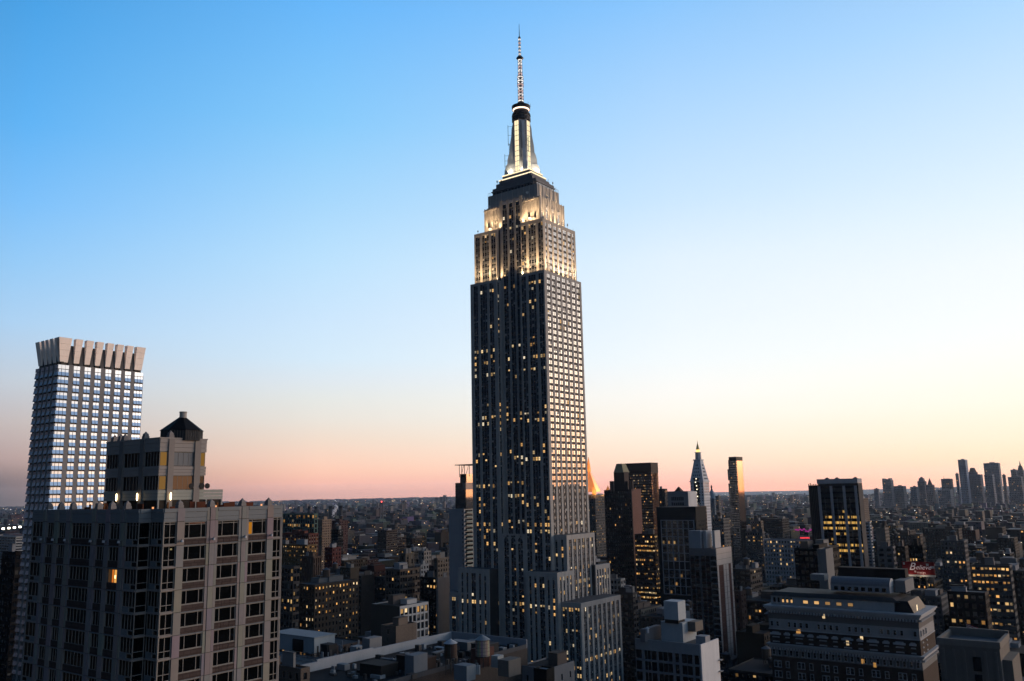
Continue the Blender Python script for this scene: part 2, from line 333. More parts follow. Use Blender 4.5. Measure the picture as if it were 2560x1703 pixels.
for k in range(9): u = xc+2+k*(xd-xc-4)/8.; b.box(u-.35, u+.35, yc-.3, yc+.1, ZA+.01, ZB-.01, 0, LIME)
for k in range(6): u = yc+2+k*(yd-yc-4)/5.; b.box(xd-.1, xd+.3, u-.35, u+.35, ZA+.01, ZB-.01, 0, LIME)
b.build('upper_wall', M_STONE, esb)
# tall openings of the upper storeys (dark glass set in frames)
def opening(face, p, u0, u1, z0, z1, arch=False, lit=None):
    b = MB(); b.fbox(face, p, u0, u1, .0, .05, z0, z1, 0); 
    o = b.build('window', M_GLASS, esb); f = MB()
    for uu in (u0, u1): f.fbox(face, p, uu-.15, uu+.15, .0, .22, z0, z1, 0, LIME)
    nz = max(1, int((z1-z0)/3.6))
    for i in range(nz+1): f.fbox(face, p, u0+.15, u1-.15, .0, .12, lerp(z0, z1, i/nz)-.18, lerp(z0, z1, i/nz)+.18, 0, (.2, .2, .2))
    if arch: f.fbox(face, p, u0+.2, u1-.2, .05, .3, z1-2.2, z1-.3, 0, (.42, .42, .44))
    f.build('frame', M_STONE, o)
for u in (-322.5, -316.6, -291.4, -286.6): opening('N', ya, u, u+2.0, Z81+2.2, Z81+6.4)
for k in range(3): opening('W', xb, ya+6.2+k*6.2, ya+9.0+k*6.2, Z81+2.5, Z81+10.5, True)
for u in (ya+1.4, ya+24.2): opening('W', xb, u, u+1.5, Z81+2.4, Z81+6.2)
for k in range(3):
    wd = 2*WX+.38; tot = xr1-xr0; ua = xr0+(tot-3*wd-3.0)/2+k*(wd+1.5); opening('N', RB+.1, ua+.2, ua+wd-.2, 311.6, 316.6, True)
# observation deck and stepped base of the mast ------------------------
b = MB(); b.box(-321.5, -287.4, Y0+9.2, Y0+29.2, ZB, 328.6, 0, (.20, .20, .21)); b.box(-322.2, -286.8, Y0+8.7, Y0+29.8, 326.2, 326.9, 0, (.26, .26, .27)); b.build('observation_deck', M_STONE, esb)
for k in range(14): u = -320.6+k*2.42; b = MB(); b.box(u, u+1.5, Y0+9.12, Y0+9.25, ZB+.5, 326.0); b.build('deck_window', M_GLASS, esb)
for k in range(8): u = Y0+9.9+k*2.4; b = MB(); b.box(-287.45, -287.3, u, u+1.5, ZB+.5, 326.0); b.build('deck_window', M_GLASSV, esb)
CX, CY = -304.9, Y0+19.6
b = MB(); b.box(CX-14.6, CX+14.4, CY-9.2, CY+9.2, 328.6, 331.6, 0, (.2, .2, .21)); b.box(CX-12.8, CX+12.6, CY-8.2, CY+8.2, 331.6, 334.6, 0, (.25, .25, .26)); b.box(CX-10.8, CX+10.6, CY-7.2, CY+7.2, 334.6, 337.4, 0, (.3, .3, .31)); b.build('mast_base', M_STONE, esb)
for (hx, hy, z) in ((12.8, 8.2, 333.7), (10.8, 7.2, 336.6)):
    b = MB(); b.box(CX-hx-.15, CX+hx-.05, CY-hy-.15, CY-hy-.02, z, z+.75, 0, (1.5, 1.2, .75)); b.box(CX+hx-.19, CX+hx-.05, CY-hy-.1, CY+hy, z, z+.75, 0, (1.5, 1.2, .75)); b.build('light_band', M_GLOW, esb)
# deck fence, aerials, dishes
b = MB()
for i in range(40): u = lerp(xc, xd, i/39); b.box(u-.04, u+.04, yc+.1, yc+.18, ZB, ZB+2.2, 0, (.2, .2, .2))
for i in range(26): u = lerp(yc, yd, i/25); b.box(xd-.18, xd-.1, u-.04, u+.04, ZB, ZB+2.2, 0, (.2, .2, .2))
b.box(xc, xd, yc+.1, yc+.16, ZB+2.1, ZB+2.2); b.box(xd-.16, xd-.1, yc, yd, ZB+2.1, ZB+2.2)
b.build('deck_fence', M_DARK, esb, kind='stuff')
b = MB()
for k in range(34):
    side = random.random()
    z, x, y = random.choice(((ZB, lerp(xc, xd, side), yc+.5), (ZB, xd-.5, lerp(yc, yd, side)), (328.6, lerp(-321, -288, side), Y0+9.6), (328.6, -288, Y0+10+19*side), (Z81, xw1-.6, lerp(yn1, yn1+36, side)), (Z81, lerp(xe1, xr0-2, side), yn1+.6), (Z81, lerp(xr1, xw1, side), yn1+.6), (331.6, lerp(CX-14, CX+14, side), CY-9)))
    h = random.uniform(1, 3.6); b.tube((x, y, z), (x, y, z+h), .09, 4)
    if random.random() < .4: b.box(x-.3, x+.3, y-.2, y+.2, z+h*.5, z+h*.5+random.uniform(.5, 1.4))
b.build('aerial', M_DARK, esb, kind='stuff')
for (x, y, z, r) in ((xb+.9, ya+1.5, Z81+1.5, 1.0), (-289, ya-.9, Z81+1.9, 1.2), (-286, ya-.9, Z81+1.5, 1.1), (-320, ya-.9, Z81+1.5, 1.0), (xd+.5, yc+9, ZA+2.6, 1.2), (-292, yc-.8, ZA+4.4, .9), (-322, yc-.8, ZA+1.8, .9), (xd+.6, yc+16, ZA+1.0, .8)):
    b = MB(); n = Vector((.6, -.8, .1)).normalized(); u = n.orthogonal().normalized(); w = n.cross(u); c0 = Vector((x, y, z))
    ring = [tuple(c0+(u*math.cos(t)+w*math.sin(t))*r+n*.35) for t in [i*math.pi/6 for i in range(12)]]
    for i in range(12): b.poly([tuple(c0), ring[i], ring[(i+1) % 12]], 0, (.6, .58, .55))
    b.tube(tuple(c0-n*1.0-Vector((0, 0, r))), tuple(c0), .12, 5, 0, (.3, .3, .3)); b.build('dish_antenna', M_PAINT, esb)
# mast ------------------------------------------------------------------
b = MB(); b.cone(CX, CY, 5.6, 5.2, 337.4, 373.8, 8, 0, (.55, .55, .57), math.pi/8); b.build('mast_shaft', M_STONE, esb)
for (nx, ny) in ((0, -1), (1, 0), (0, 1), (-1, 0)):
    ux, uy = -ny, nx; w = 1.72; nseg = 10
    fr = MB()
    for k in range(nseg):
        za = lerp(338.6, 373.2, k/nseg); zb = lerp(338.6, 373.2, (k+1)/nseg)-.35; r = 5.42
        g_ = MB()
        for s in (-1, 1):
            a = .08 if s > 0 else -w; e = w if s > 0 else -.08
            g_.poly([(CX+nx*r+ux*a, CY+ny*r+uy*a, za), (CX+nx*r+ux*e, CY+ny*r+uy*e, za), (CX+nx*r+ux*e, CY+ny*r+uy*e, zb), (CX+nx*r+ux*a, CY+ny*r+uy*a, zb)], 0, (1.25*random.uniform(.85, 1.1), 1.02, .62))
        g_.build('mast_window', M_GLOW, esb)
    for s in (-1, 1): fr.tube((CX+nx*5.4+ux*w*1.1*s, CY+ny*5.4+uy*w*1.1*s, 337.4), (CX+nx*5.3+ux*w*1.1*s, CY+ny*5.3+uy*w*1.1*s, 374.5), .32, 6, 0, (.6, .6, .62))
    fr.build('mast_rib', M_STONE, esb)
for (sx_, sy_) in ((1, -1), (1, 1), (-1, 1), (-1, -1)):
    d = Vector((sx_, sy_, 0)).normalized(); t = Vector((-d.y, d.x, 0)); b = MB()
    prof = [(11.6, 337.4), (11.4, 340.5), (10.6, 343.0), (9.6, 344.5), (9.4, 348), (8.7, 351), (8.0, 352.5), (7.8, 357), (7.2, 361), (6.7, 364), (6.4, 369), (5.6, 372.5)]
    for (r0, z0), (r1, z1) in zip(prof, prof[1:]):
        for s in (-1, 1):
            hw = 1.9 if z0 < 344 else 1.45 if z0 < 352 else 1.0; P = lambda r, z, k=s, h=hw: tuple(Vector((CX, CY, z))+d*r+t*h*k*(1-.35*(r-4)/8))
            q = [P(4, z0), P(r0, z0), P(r1, z1), P(4, z1)]; b.poly(q if s > 0 else q[::-1], 0, (.6, .6, .61))
        A = lambda r, z, k, h=hw: tuple(Vector((CX, CY, z))+d*r+t*h*k*(1-.35*(r-4)/8))
        b.poly([A(r0, z0, -1), A(r0, z0, 1), A(r1, z1, 1), A(r1, z1, -1)], 0, (.62, .62, .63))
    b.build('mast_wing', M_STONE, esb)
b = MB(); b.cone(CX, CY, 6.1, 6.1, 373.8, 376.2, 20, 0, (.06, .06, .065)); b.cone(CX, CY, 5.6, 5.6, 376.2, 377.4, 20, 0, (.12, .12, .12)); b.cone(CX, CY, 6.2, 5.9, 377.4, 379.0, 20, 0, (.05, .05, .055)); b.cone(CX, CY, 5.6, 4.6, 379, 381.2, 20, 0, (.07, .07, .07)); b.build('mast_drum', M_PAINT, esb)
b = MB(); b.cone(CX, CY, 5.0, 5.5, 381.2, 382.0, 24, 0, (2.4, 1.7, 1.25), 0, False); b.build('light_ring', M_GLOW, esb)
b = MB(); b.cone(CX, CY, 5.9, 6.1, 382.0, 384.3, 24, 0, (.05, .045, .045)); b.cone(CX, CY, 3.4, 2.2, 384.3, 387.0, 16, 0, (.1, .1, .1)); b.build('mast_ring', M_PAINT, esb)
b = MB()
for k in range(22):
    a = k*2*math.pi/22+.1; r = random.choice((6.0, 6.2, 5.4)); z = random.choice((384.3, 379, 374, 376)); z2 = z+random.uniform(.8, 2.6)
    b.tube((CX+r*math.cos(a), CY+r*math.sin(a), z), (CX+r*math.cos(a), CY+r*math.sin(a), z2), .08, 4)
for (dx, dy, za, zb) in ((-7.6, -4.5, 358, 372), (7.4, -5.5, 354, 371), (-9.5, -6, 343, 352), (7.9, -4, 350, 360), (-8.0, -3, 352, 360)):
    b.tube((CX+dx, CY+dy, za), (CX+dx, CY+dy, zb), .16, 5)
    for z in (za+1, (za+zb)/2, zb-1): b.tube((CX+dx, CY+dy, z), (CX+dx*.6, CY+dy*.6, z), .09, 4)
b.build('aerial', M_DARK, esb, kind='stuff')
# antenna
b = MB(); A_ = MB()
for (za, zb, r) in ((387, 398, 1.75), (398, 406, 1.95), (406, 418, 1.35), (420, 433, .75), (433, 443, .3)):
    if r > .5:
        for s in range(4):
            a = math.pi/4+s*math.pi/2; b.tube((CX+r*math.cos(a), CY+r*math.sin(a), za), (CX+r*.94*math.cos(a), CY+r*.94*math.sin(a), zb), .2 if r > 1 else .12, 4)
        b.cone(CX, CY, r*.42, r*.42, za, zb, 6); n = int((zb-za)/2.2)
        for k in range(n):
            z = za+(k+.5)*(zb-za)/n; b.cone(CX, CY, r*.98, r*.98, z+.5, z+.85, 8); A_.cone(CX, CY, r*1.02, r*1.02, z-.35, z+.4, 8, 0, random.choice(((1.1, 1.0, .95), (.8, .55, .5), (1.3, 1.2, 1.1))), 0, False)
    else: b.cone(CX, CY, r, .12, za, zb, 6)
b.cone(CX, CY, 1.5, 2.4, 417.2, 418.4, 10); b.cone(CX, CY, 2.5, 1.2, 418.4, 420, 10); b.cone(CX, CY, .9, .6, 433, 433.8, 8)
ant = b.build('antenna', M_DARK, esb); A_.build('antenna_light', M_GLOW, ant, kind='stuff')
# lower masses -----------------------------------------------------------
def low_block(x0, x1, y0, y1, z0, z1, npat, wpat_, lit=.25):
    if npat: esb_face('N', y0, x0, npat, z0, z1, lit, cap=2.6)
    if wpat_: esb_face('W', x1, y0+.7, wpat_, z0, z1, lit, cap=2.6)
    box_core(x0+.6, x1-.6, y0+.6, y1, z0, z1-.5); tier_roof(x0+.1, x1-.1, y0+.1, y1, z1-.01)
def reg(tot, n, win=2, ww=1.5):
    wid = win*ww+(win-1)*.38; sp = (tot-n*wid)/(n+1); return [x for i in range(n) for x in (('p', sp), ('w', win, ww))]+[('p', sp)]
def nar(tot): # 1 2 ... single and double bays of the front wings
    ws = [1, 1, 2, 1, 1]; wid = sum(w*1.5+(w-1)*.38 for w in ws); sp = (tot-wid)/(len(ws)+1); return [x for w in ws for x in (('p', sp), ('w', w, 1.5))]+[('p', sp)]
low_block(-337.9, -314.7, Y0-9, Y0+2, ZL, Z25, nar(23.2), None)
low_block(-288.4, -267.5, Y0-9, Y0+2, ZL, Z25, nar(20.9), reg(16.2-.7, 4, 1), .25)
low_block(X0-2, -268.7, Y0+3, Y0+33, ZL, Z30, reg(10.2, 2, 1), reg(29.3, 6, 2, 1.3), .2)
low_block(-270, -266.2, Y0+28, Y0+45, ZL, Z25+1, None, reg(16.3, 5, 1), .25)
low_block(-268, -254.9, Y0-6, Y0+36.4, ZL, Z21, reg(13.1, 3, 2, 1.3), reg(41.7, 8, 2, 1.3), .42)
low_block(-347.5, -336, Y0-6, Y0+20, ZL, Z21+1, reg(11.5, 2, 2, 1.3), None, .3)
b = MB(); b.box(-352, -250, Y0-10, Y0+48, 0, ZL, 0, LIME); b.build('podium', M_STONE, esb)
E_CORE.build('core', M_DARK, esb); E_W.build('bay_head', M_STONE, esb, kind='stuff')
E_SP.build('spandrel', M_PAINT, esb, kind='stuff'); E_MUL.build('mullion', M_ALU, esb, kind='stuff'); E_PANE.build('window_pane', [M_GLASS, M_GLASSW, M_GLASSV], esb, kind='stuff'); E_LIT.build('lit_window', [M_GLOW, M_PAINT], esb, kind='stuff')
# floodlights on the setbacks
def flood(x, y, z, sx_, sy_, power, tilt, col=(1, .66, .35), spread=150):
    L = bpy.data.lights.new('floodlight', 'AREA'); L.shape = 'RECTANGLE'; L.size = sx_; L.size_y = sy_; L.energy = power; L.color = col; L.spread = math.radians(spread)
    o = bpy.data.objects.new('floodlight', L); COL.objects.link(o); o.location = (x, y, z)
    o.rotation_euler = Vector(tilt).to_track_quat('-Z', 'Y').to_euler() if False else Vector((-tilt[0], -tilt[1], -tilt[2])).to_track_quat('Z', 'Y').to_euler()
def strip(face, p, u0, u1, z, power, n, d=1.7):
    for k in range(n):
        u = lerp(u0, u1, (k+.5)/n); w = (u1-u0)/n*.5
        if face == 'N': flood(u, p-d, z+.5, w, .5, power*.35, (0, .3, 1)); flood(u, p-d, z+.5, w, .5, power, (0, .13, 1), spread=50)
        else: flood(p+d, u, z+.5, .5, w, power*.35, (-.3, 0, 1)); flood(p+d, u, z+.5, .5, w, power, (-.13, 0, 1), spread=50)
# ================================================================ near hotel tower, lower left
PIER = (.262, .24, .23); FASC = (.20, .215, .225); PANEL = (.085, .063, .058); FRAME = (.28, .26, .235)
hot = thing('hotel_tower', 'near stone and brick hotel tower with rooftop terrace at the lower left', 'building', (-113, 68, 0))
HN, HN2, HW = 58.4, 60.0, -98.1; HX0, HY1, XR = -128.5, 77.9, -100.9
HTOP, FB = 136.3, 134.7
levels = [134.7, 131.8]+[131.8-2.67*k for k in range(1, 20)]; ZLOW = levels[-1]
b = MB(); b.box(HX0+.5, XR-.5, HN+.5, HY1-.3, 0, 133.6, 0, (.02, .02, .022)); b.box(XR-.5, HW-.5, HN2+.5, HY1-.3, 0, 133.6, 0, (.02, .02, .022)); b.build('core', M_DARK, hot)
b = MB(); b.box(HX0, HW-.02, HY1-.3, HY1, 0, HTOP, 0, PIER); b.build('rear_wall', M_STONE, hot)
b = MB(); b.box(HX0, HX0+.5, HN+.5, HY1-.3, 0, HTOP-.02, 0, PIER); b.build('side_wall', M_STONE, hot)
b = MB(); b.box(HX0+.5, HW-.5, HN2+.5, HY1-.3, 134.3, 134.6, 0, (.08, .075, .07)); b.build('roof', M_ROOF, hot)
b = MB(); b.box(HX0+.02, XR-.02, HN+.02, HY1-.02, 0, ZLOW-.01, 0, PIER); b.box(XR-.02, HW-.02, HN2+.02, HY1-.02, 0, ZLOW-.01, 0, PIER); b.build('lower_wall', M_STONE, hot)
NP = [(-125.4, -124.1), (-122, -120.9), (-118.9, -117.3), (-112.1, -110.7), (-108.6, -107.6), (-105.2, -103.8)]
WP = [(61.8, 62.8), (66.0, 67.6), (70.8, 72.3), (75.3, 76.3)]
MESH = {}
def shared(key, fn, mats):
    if key not in MESH: mb = MB(); fn(mb); MESH[key] = mb.mesh(key if isinstance(key, str) else key[0], mats)
    return MESH[key]
# piers (with two vertical joints cut as three staves, and a joint at every floor)
def hpier(face, p, u0, u1):
    b = MB(); w = u1-u0; segs = [(u0, u1)] if w < 1.2 else [(u0, u0+w*.24), (u0+w*.24+.06, u1-w*.24-.06), (u1-w*.24, u1)]
    zs = [HTOP+.05]+levels
    for (za, zb) in zip(zs[1:], zs):
        for i, (a, c) in enumerate(segs): b.fbox(face, p, a, c, -.5, .12 if len(segs) == 1 or i == 1 else .06, za+.035, zb-.035, 0, tuple(v*random.uniform(.9, 1.08) for v in PIER))
    b.fbox(face, p, u0+.05, u1-.05, -.5, .03, ZLOW, HTOP, 0, (.07, .06, .055)); b.build('pier', M_STONE, hot)
for a, c in NP: hpier('N', HN, a, c)
for a, c in WP: hpier('W', HW, a, c)
def fascia(face, p, u0, u1, tag_=''):
    n = 2
    for (za, zb) in ((FB, FB+.42), (FB+.45, FB+1.12), (FB+1.15, HTOP)):
        b = MB(); b.fbox(face, p, u0+.02, u1-.02, -.4, .02 if zb < HTOP else .1, za, zb, 0, FASC); b.build('fascia_panel', M_PAINT, hot)
nb = [(HX0, NP[0][0])]+[(NP[i][1], NP[i+1][0]) for i in range(5)]+[(NP[5][1], XR)]
wb = [(HN2, WP[0][0])]+[(WP[i][1], WP[i+1][0]) for i in range(3)]+[(WP[3][1], HY1)]
for a, c in nb: fascia('N', HN, a, c)
fascia('N', HN2, XR+.05, HW-.02)
for a, c in wb: fascia('W', HW, a, c)
fascia('W', XR, HN+.1, HN2)
# windows: glass with a frame child, made once per size
def win_glass(w, h): return lambda mb: mb.box(0, w, 0, .05, 0, h)
def win_frame(w, h, lights, transom):
    def fn(mb):
        t = .07 if len(lights) < 4 and not (len(lights) == 3 and abs(lights[0]-.333) < .02) else .035
        for za, zb in ((0, t), (h-t, h)): mb.box(0, w, -.09, .02, za, zb, 0, FRAME)
        x = 0; edges = [0]
        for l in lights: x += l*w; edges.append(x)
        for e in edges:
            a = min(max(e-t/2, 0), w-t); mb.box(a, a+t, -.085, .02, t, h-t, 0, FRAME)
        for tr in transom: mb.box(t, w-t, -.082, .02, h*tr-t/2, h*tr+t/2, 0, FRAME)
    return fn
def hwin(face, p, u0, u1, z0, h, lights, transom=(), mirror=0):
    w = round(u1-u0, 3); k = (w, round(h, 3), tuple(lights), tuple(transom))
    gm = shared(('window',)+k, win_glass(w, h), [M_GLASSD]); fm = shared(('frame',)+k, win_frame(w, h, lights, transom), [M_PAINT])
    # local x runs along the face, local -y points outwards
    if face == 'N': loc = (u0, p+.14, z0); rz = 0
    else: loc = (p-.14, u0, z0); rz = math.pi/2
    o = piece('window', gm, hot, loc, rz); f = bpy.data.objects.new('frame', fm); COL.objects.link(f); f.parent = o
def ledge(face, p, u0, u1, z, h=.16, c=PIER, d=.1):
    b = MB(); b.fbox(face, p, u0+.01, u1-.01, -.4, d, z, z+h, 0, c); b.build('ledge', M_STONE, hot)
for fi in range(len(levels)-1):
    zt, zb = levels[fi], levels[fi+1]; top = fi == 0; hh = 1.68 if not top else 1.95; tr = (.86,) if top else ()
    for i, (a, c) in enumerate(wb):
        if i in (0, 4):
            hwin('W', HW, a+.04, c-.04, zb+.2, zt-zb-.22, (.5, .5), (.3, .9) if top else (.32,)); ledge('W', HW, a, c, zb, .18)
        else:
            zw = zt-.16-hh; hwin('W', HW, a+.05, c-.05, zw, hh, (.22, .56, .22), tr)
            ledge('W', HW, a, c, zt-.13, .11, tuple(v*1.05 for v in FASC), .06); ledge('W', HW, a, c, zw-.07, .06, FRAME, .05)
            w = MB(); 
            if i == 2:
                for (q0, q1, z0, z1, cc) in ((0, .3, .25, .62, 1.25), (.3, .68, 0, 1, 1.), (.68, 1, .25, .62, 1.25), (0, .3, 0, .25, 1.1), (.68, 1, 0, .25, 1.1), (0, .3, .62, 1, .95), (.68, 1, .62, 1, .95)):
                    hgt = zw-.07-zb-.0; w.fbox('W', HW, lerp(a, c, q0)+.02, lerp(a, c, q1)-.02, -.4, .02, zb+.012+hgt*z0, zb+hgt*z1-.012, 0, tuple(v*cc for v in PANEL))
            else: w.fbox('W', HW, a+.02, c-.02, -.4, .02, zb+.01, zw-.075, 0, PANEL)
            w.build('brick_panel', M_BRICK, hot)
    for i, (a, c) in enumerate(nb):
        if i in (0, 6):
            hwin('N', HN, a+.04, c-.04, zb+.85, zt-zb-.87, (.25, .25, .25, .25) if i else (.33, .34, .33), (.85,) if top else ()); ledge('N', HN, a, c, zb, .18)
            mid = lerp(a, c, .5); hwin('N', HN, (mid if i else a)+.04, (c if i else mid)-.04, zb+.2, .62, (1.,)); w = MB(); w.fbox('N', HN, (a if i else mid)+.02, (mid if i else c)-.02, -.4, -.05, zb+.19, zb+.84, 0, tuple(v*.9 for v in FASC)); w.build('grey_panel', M_PAINT, hot)
        else:
            zw = zt-.16-hh; n = 6 if i == 3 else 3; hwin('N', HN, a+.05, c-.05, zw, hh, (1/n,)*n, tr)
            ledge('N', HN, a, c, zt-.13, .11, tuple(v*1.05 for v in FASC), .06)
            w = MB(); w.fbox('N', HN, a+.02, c-.02, -.4, .02, zb+.01, zw-.01, 0, PANEL); w.build('brick_panel', M_BRICK, hot)
    a, c = XR+.05, HW-.02
    hwin('N', HN2, a+.04, c-.04, zb+.85, zt-zb-.87, (.25,)*4, (.85,) if top else ()); ledge('N', HN2, a, c, zb, .18); hwin('N', HN2, lerp(a, c, .5)+.04, c-.04, zb+.2, .62, (1.,)); w = MB(); w.fbox('N', HN2, a+.02, lerp(a, c, .5)-.02, -.4, -.05, zb+.19, zb+.84, 0, tuple(v*.9 for v in FASC)); w.build('grey_panel', M_PAINT, hot)
    hwin('W', XR, HN+.05, HN2-.05, zb+.2, zt-zb-.22, (1.,), (.32,)); ledge('W', XR, HN+.02, HN2-.02, zb, .18)
    for (face, p, u) in (('W', HW, HN2+.0), ('W', HW, HY1-.12)): w = MB(); w.fbox(face, p, u+.002, u+.14, -.3, .02, zb+.18, zt, 0, FRAME); w.build('corner_post', M_PAINT, hot)
# rooms with a lamp on
def room(face, p, u0, u1, z0, z1, c, d=-.09):
    b = MB(); b.fquad(face, p, u0, u1, d, z0, z1, 0, c); b.build('lit_pane', M_GLOW, hot)
z = levels[2]-.16-1.68
room('N', HN, -106.55, -106.15, z+.05, z+1.6, (.62, .16, .02)); room('N', HN, -106.1, -105.45, z+.05, z+1.6, (.85, .40, .09)); room('N', HN, -105.95, -105.65, z+.55, z+.95, (3, 2, .9), -.085); room('N', HN, -105.4, -105.27, z+.05, z+1.6, (.3, .12, .03)); room('N', HN, -107.4, -106.6, z+.05, z+1.6, (.06, .03, .012))
room('N', HN, -122.25, -122.1, z+.1, z+.45, (1.2, .55, .2))
z = levels[0]-.16-1.95; room('W', HW, 72.42, 72.98, z+.06, z+1.6, (.40, .15, .012)); room('W', HW, 63.6, 65.8, z+1.76, z+1.9, (.10, .035, .02))
z = levels[7]-.16-1.68; b = MB(); b.cone(HW+.04, 64.9, .28, .28, z+.9, z+1.25, 10, 0, (.35, .14, .04)); b.build('table_lamp', M_GLOW, hot)
z = levels[1]-.3; b = MB(); b.cone(HW-.1, 61.2, .16, .1, z-.2, z, 8, 0, (.25, .2, .1)); b.build('table_lamp', M_GLOW, hot)
# finials and small wall lamps on the piers
def fin(mb):
    k = .8
    mb.box(-.48, .48, -.48, .48, 0, .45, 0, PIER); mb.box(-.4, .4, -.4, .4, .45, .72, 0, PIER); mb.frus(-.4, .4, -.4, .4, .72, -.3, .3, -.3, .3, .98, 0, PIER); mb.cone(0, 0, .3, .22, .98, 1.12, 8, 0, PIER); mb.cone(0, 0, .22, .04, 1.12, 1.32, 8, 0, PIER)
def lampm(mb):
    mb.box(-.08, .08, -.3, 0, -.05, .05, 0, (.1, .1, .1)); mb.cone(0, -.34, .19, .16, -.16, .12, 10, 0, (.5, .5, .52)); mb.cone(0, -.34, .16, .05, .12, .22, 10, 0, (.2, .2, .2))
FIN = shared('finial', fin, [M_STONE]); FIN.transform(Matrix.Scale(.78, 4)); LMP = shared('wall_lamp', lampm, [M_PAINT])
for a, c in NP: piece('finial', FIN, hot, ((a+c)/2, HN+.42, HTOP+.05)); piece('wall_lamp', LMP, hot, ((a+c)/2, HN-.12, 132.35))
for a, c in WP: piece('finial', FIN, hot, (HW-.42, (a+c)/2, HTOP+.05)); piece('wall_lamp', LMP, hot, (HW+.12, (a+c)/2, 132.35), math.pi/2)
# penthouse
PX0, PX1, PY0, PY1 = -125.7, -111.4, 67.0, 74.4; PT = 145.9
b = MB(); b.box(PX0+.35, PX1-.35, PY0+.35, PY1, 134.6, PT-.6, 0, (.02, .02, .022)); b.build('penthouse_core', M_DARK, hot)
ZP = [(PT-.05, PT-1.85, 'w'), (PT-3.9, PT-5.2, 'w'), (PT-7.2, PT-8.6, 'b')]
PC = (.33, .30, .28)
for (zt, zb, k) in ZP:
    for j in range(3):
        za, zc = lerp(zb, zt, j/3)+.015, lerp(zb, zt, (j+1)/3)-.015; cc = PC if k == 'w' else (.36, .37, .33)
        b = MB(); b.fbox('N', PY0, PX0, PX1-.002, -.35, .02+(.05 if j == 2 else 0), za, zc, 0, cc); b.fbox('W', PX1, PY0+.002, PY1 if k == 'w' else PY1+3.0, -.35, .02+(.05 if j == 2 else 0), za, zc, 0, cc); b.build('penthouse_panel', M_PAINT, hot)
b = MB(); b.box(PX0-.1, PX1+.12, PY0-.12, PY1+.1, PT-.05, PT+.12, 0, PC); b.build('penthouse_coping', M_STONE, hot)
pn = [(-121.9, -121.0), (-116.6, -115.7)]; pw = [(69.15, 70.5), (72.75, 73.45)]
pw = [(on_x(40+1240*.30606, 820+1060*.30606, PX1).y, on_x(40+1285*.30606, 820+1060*.30606, PX1).y), (on_x(40+1455*.30606, 820+1060*.30606, PX1).y, on_x(40+1503*.30606, 820+1060*.30606, PX1).y)]
pn = [(on_y(40+850*.30606, 820+1080*.30606, PY0).x, on_y(40+880*.30606, 820+1080*.30606, PY0).x), (on_y(40+1018*.30606, 820+1080*.30606, PY0).x, on_y(40+1048*.30606, 820+1080*.30606, PY0).x)]
for a, c in pn: b = MB(); b.fbox('N', PY0, a, c, -.3, .22, 136, PT-.06, 0, (.2, .185, .175)); b.build('penthouse_pier', M_STONE, hot); piece('finial', FIN, hot, ((a+c)/2, PY0+.3, PT+.12))
for a, c in pw: b = MB(); b.fbox('W', PX1, a, c, -.3, .22, 134.6, PT-.06, 0, (.27, .24, .22)); b.build('penthouse_pier', M_STONE, hot); piece('finial', FIN, hot, (PX1-.3, (a+c)/2, PT+.12))
piece('finial', FIN, hot, (PX0+3, PY0+.5, PT+.12)); piece('finial', FIN, hot, (PX0+1.2, PY0+.5, PT+.12))
for (zt, zb) in ((PT-1.85, PT-3.9), (PT-5.2, PT-7.2)):
    for (face, p, segs) in (('N', PY0, [(PX0+.1, pn[0][0], 5), (pn[0][1], pn[1][0], 5), (pn[1][1], PX1-.05, 5)]), ('W', PX1, [(PY0+.02, pw[0][0], 1), (pw[0][1], pw[1][0], 4), (pw[1][1], PY1-.1, 1)])):
        for q, (a, c, n) in enumerate(segs): hwin(face, p, a+.03, c-.03, zb+.02, zt-zb-.04, (1/n,)*n)
b = MB(); b.fquad('W', PX1, PY0+.12, pw[0][0]-.12, -.09, PT-3.8, PT-1.95, 0, (.22, .115, .03)); b.build('lit_pane', M_GLOW, hot)
b = MB(); b.fquad('W', PX1, pw[1][1]+.12, PY1-.2, -.09, PT-3.8, PT-1.95, 0, (.20, .105, .025)); b.build('lit_pane', M_GLOW, hot)
b = MB(); b.fquad('W', PX1, PY0+.12, pw[0][0]-.12, -.09, PT-7.1, PT-5.3, 0, (.2, .105, .03)); b.build('lit_pane', M_GLOW, hot)
b = MB(); b.fquad('W', PX1, pw[0][1]+.15, pw[1][0]-.15, -.089, PT-7.1, PT-5.3, 0, (.13, .065, .035)); b.build('lit_pane', M_GLOW, hot)
b = MB(); b.fquad('W', PX1, pw[0][1]+.15, pw[1][0]-.15, -.089, PT-3.8, PT-1.95, 0, (.20, .21, .22)); b.build('blind', M_PAINT, hot)
# sconces under the band (lit)
GLB = glow('sconce_light', 1.); GLB.cycles.emission_sampling = 'AUTO'
for (x, y) in ((lerp(*pn[0], .5), PY0-.5), (lerp(*pn[1], .5), PY0-.5), (PX1+.5, lerp(*pw[0], .5))):
    b = MB(); b.cone(x, y, .06, .11, PT-8.6, PT-8.4, 10, 0, (7, 5, 2.6)); b.cone(x, y, .11, .11, PT-8.4, PT-7.75, 10, 0, (7, 5, 2.6)); b.cone(x, y, .11, .05, PT-7.75, PT-7.55, 10, 0, (7, 5, 2.6)); b.build('sconce', GLB, hot)
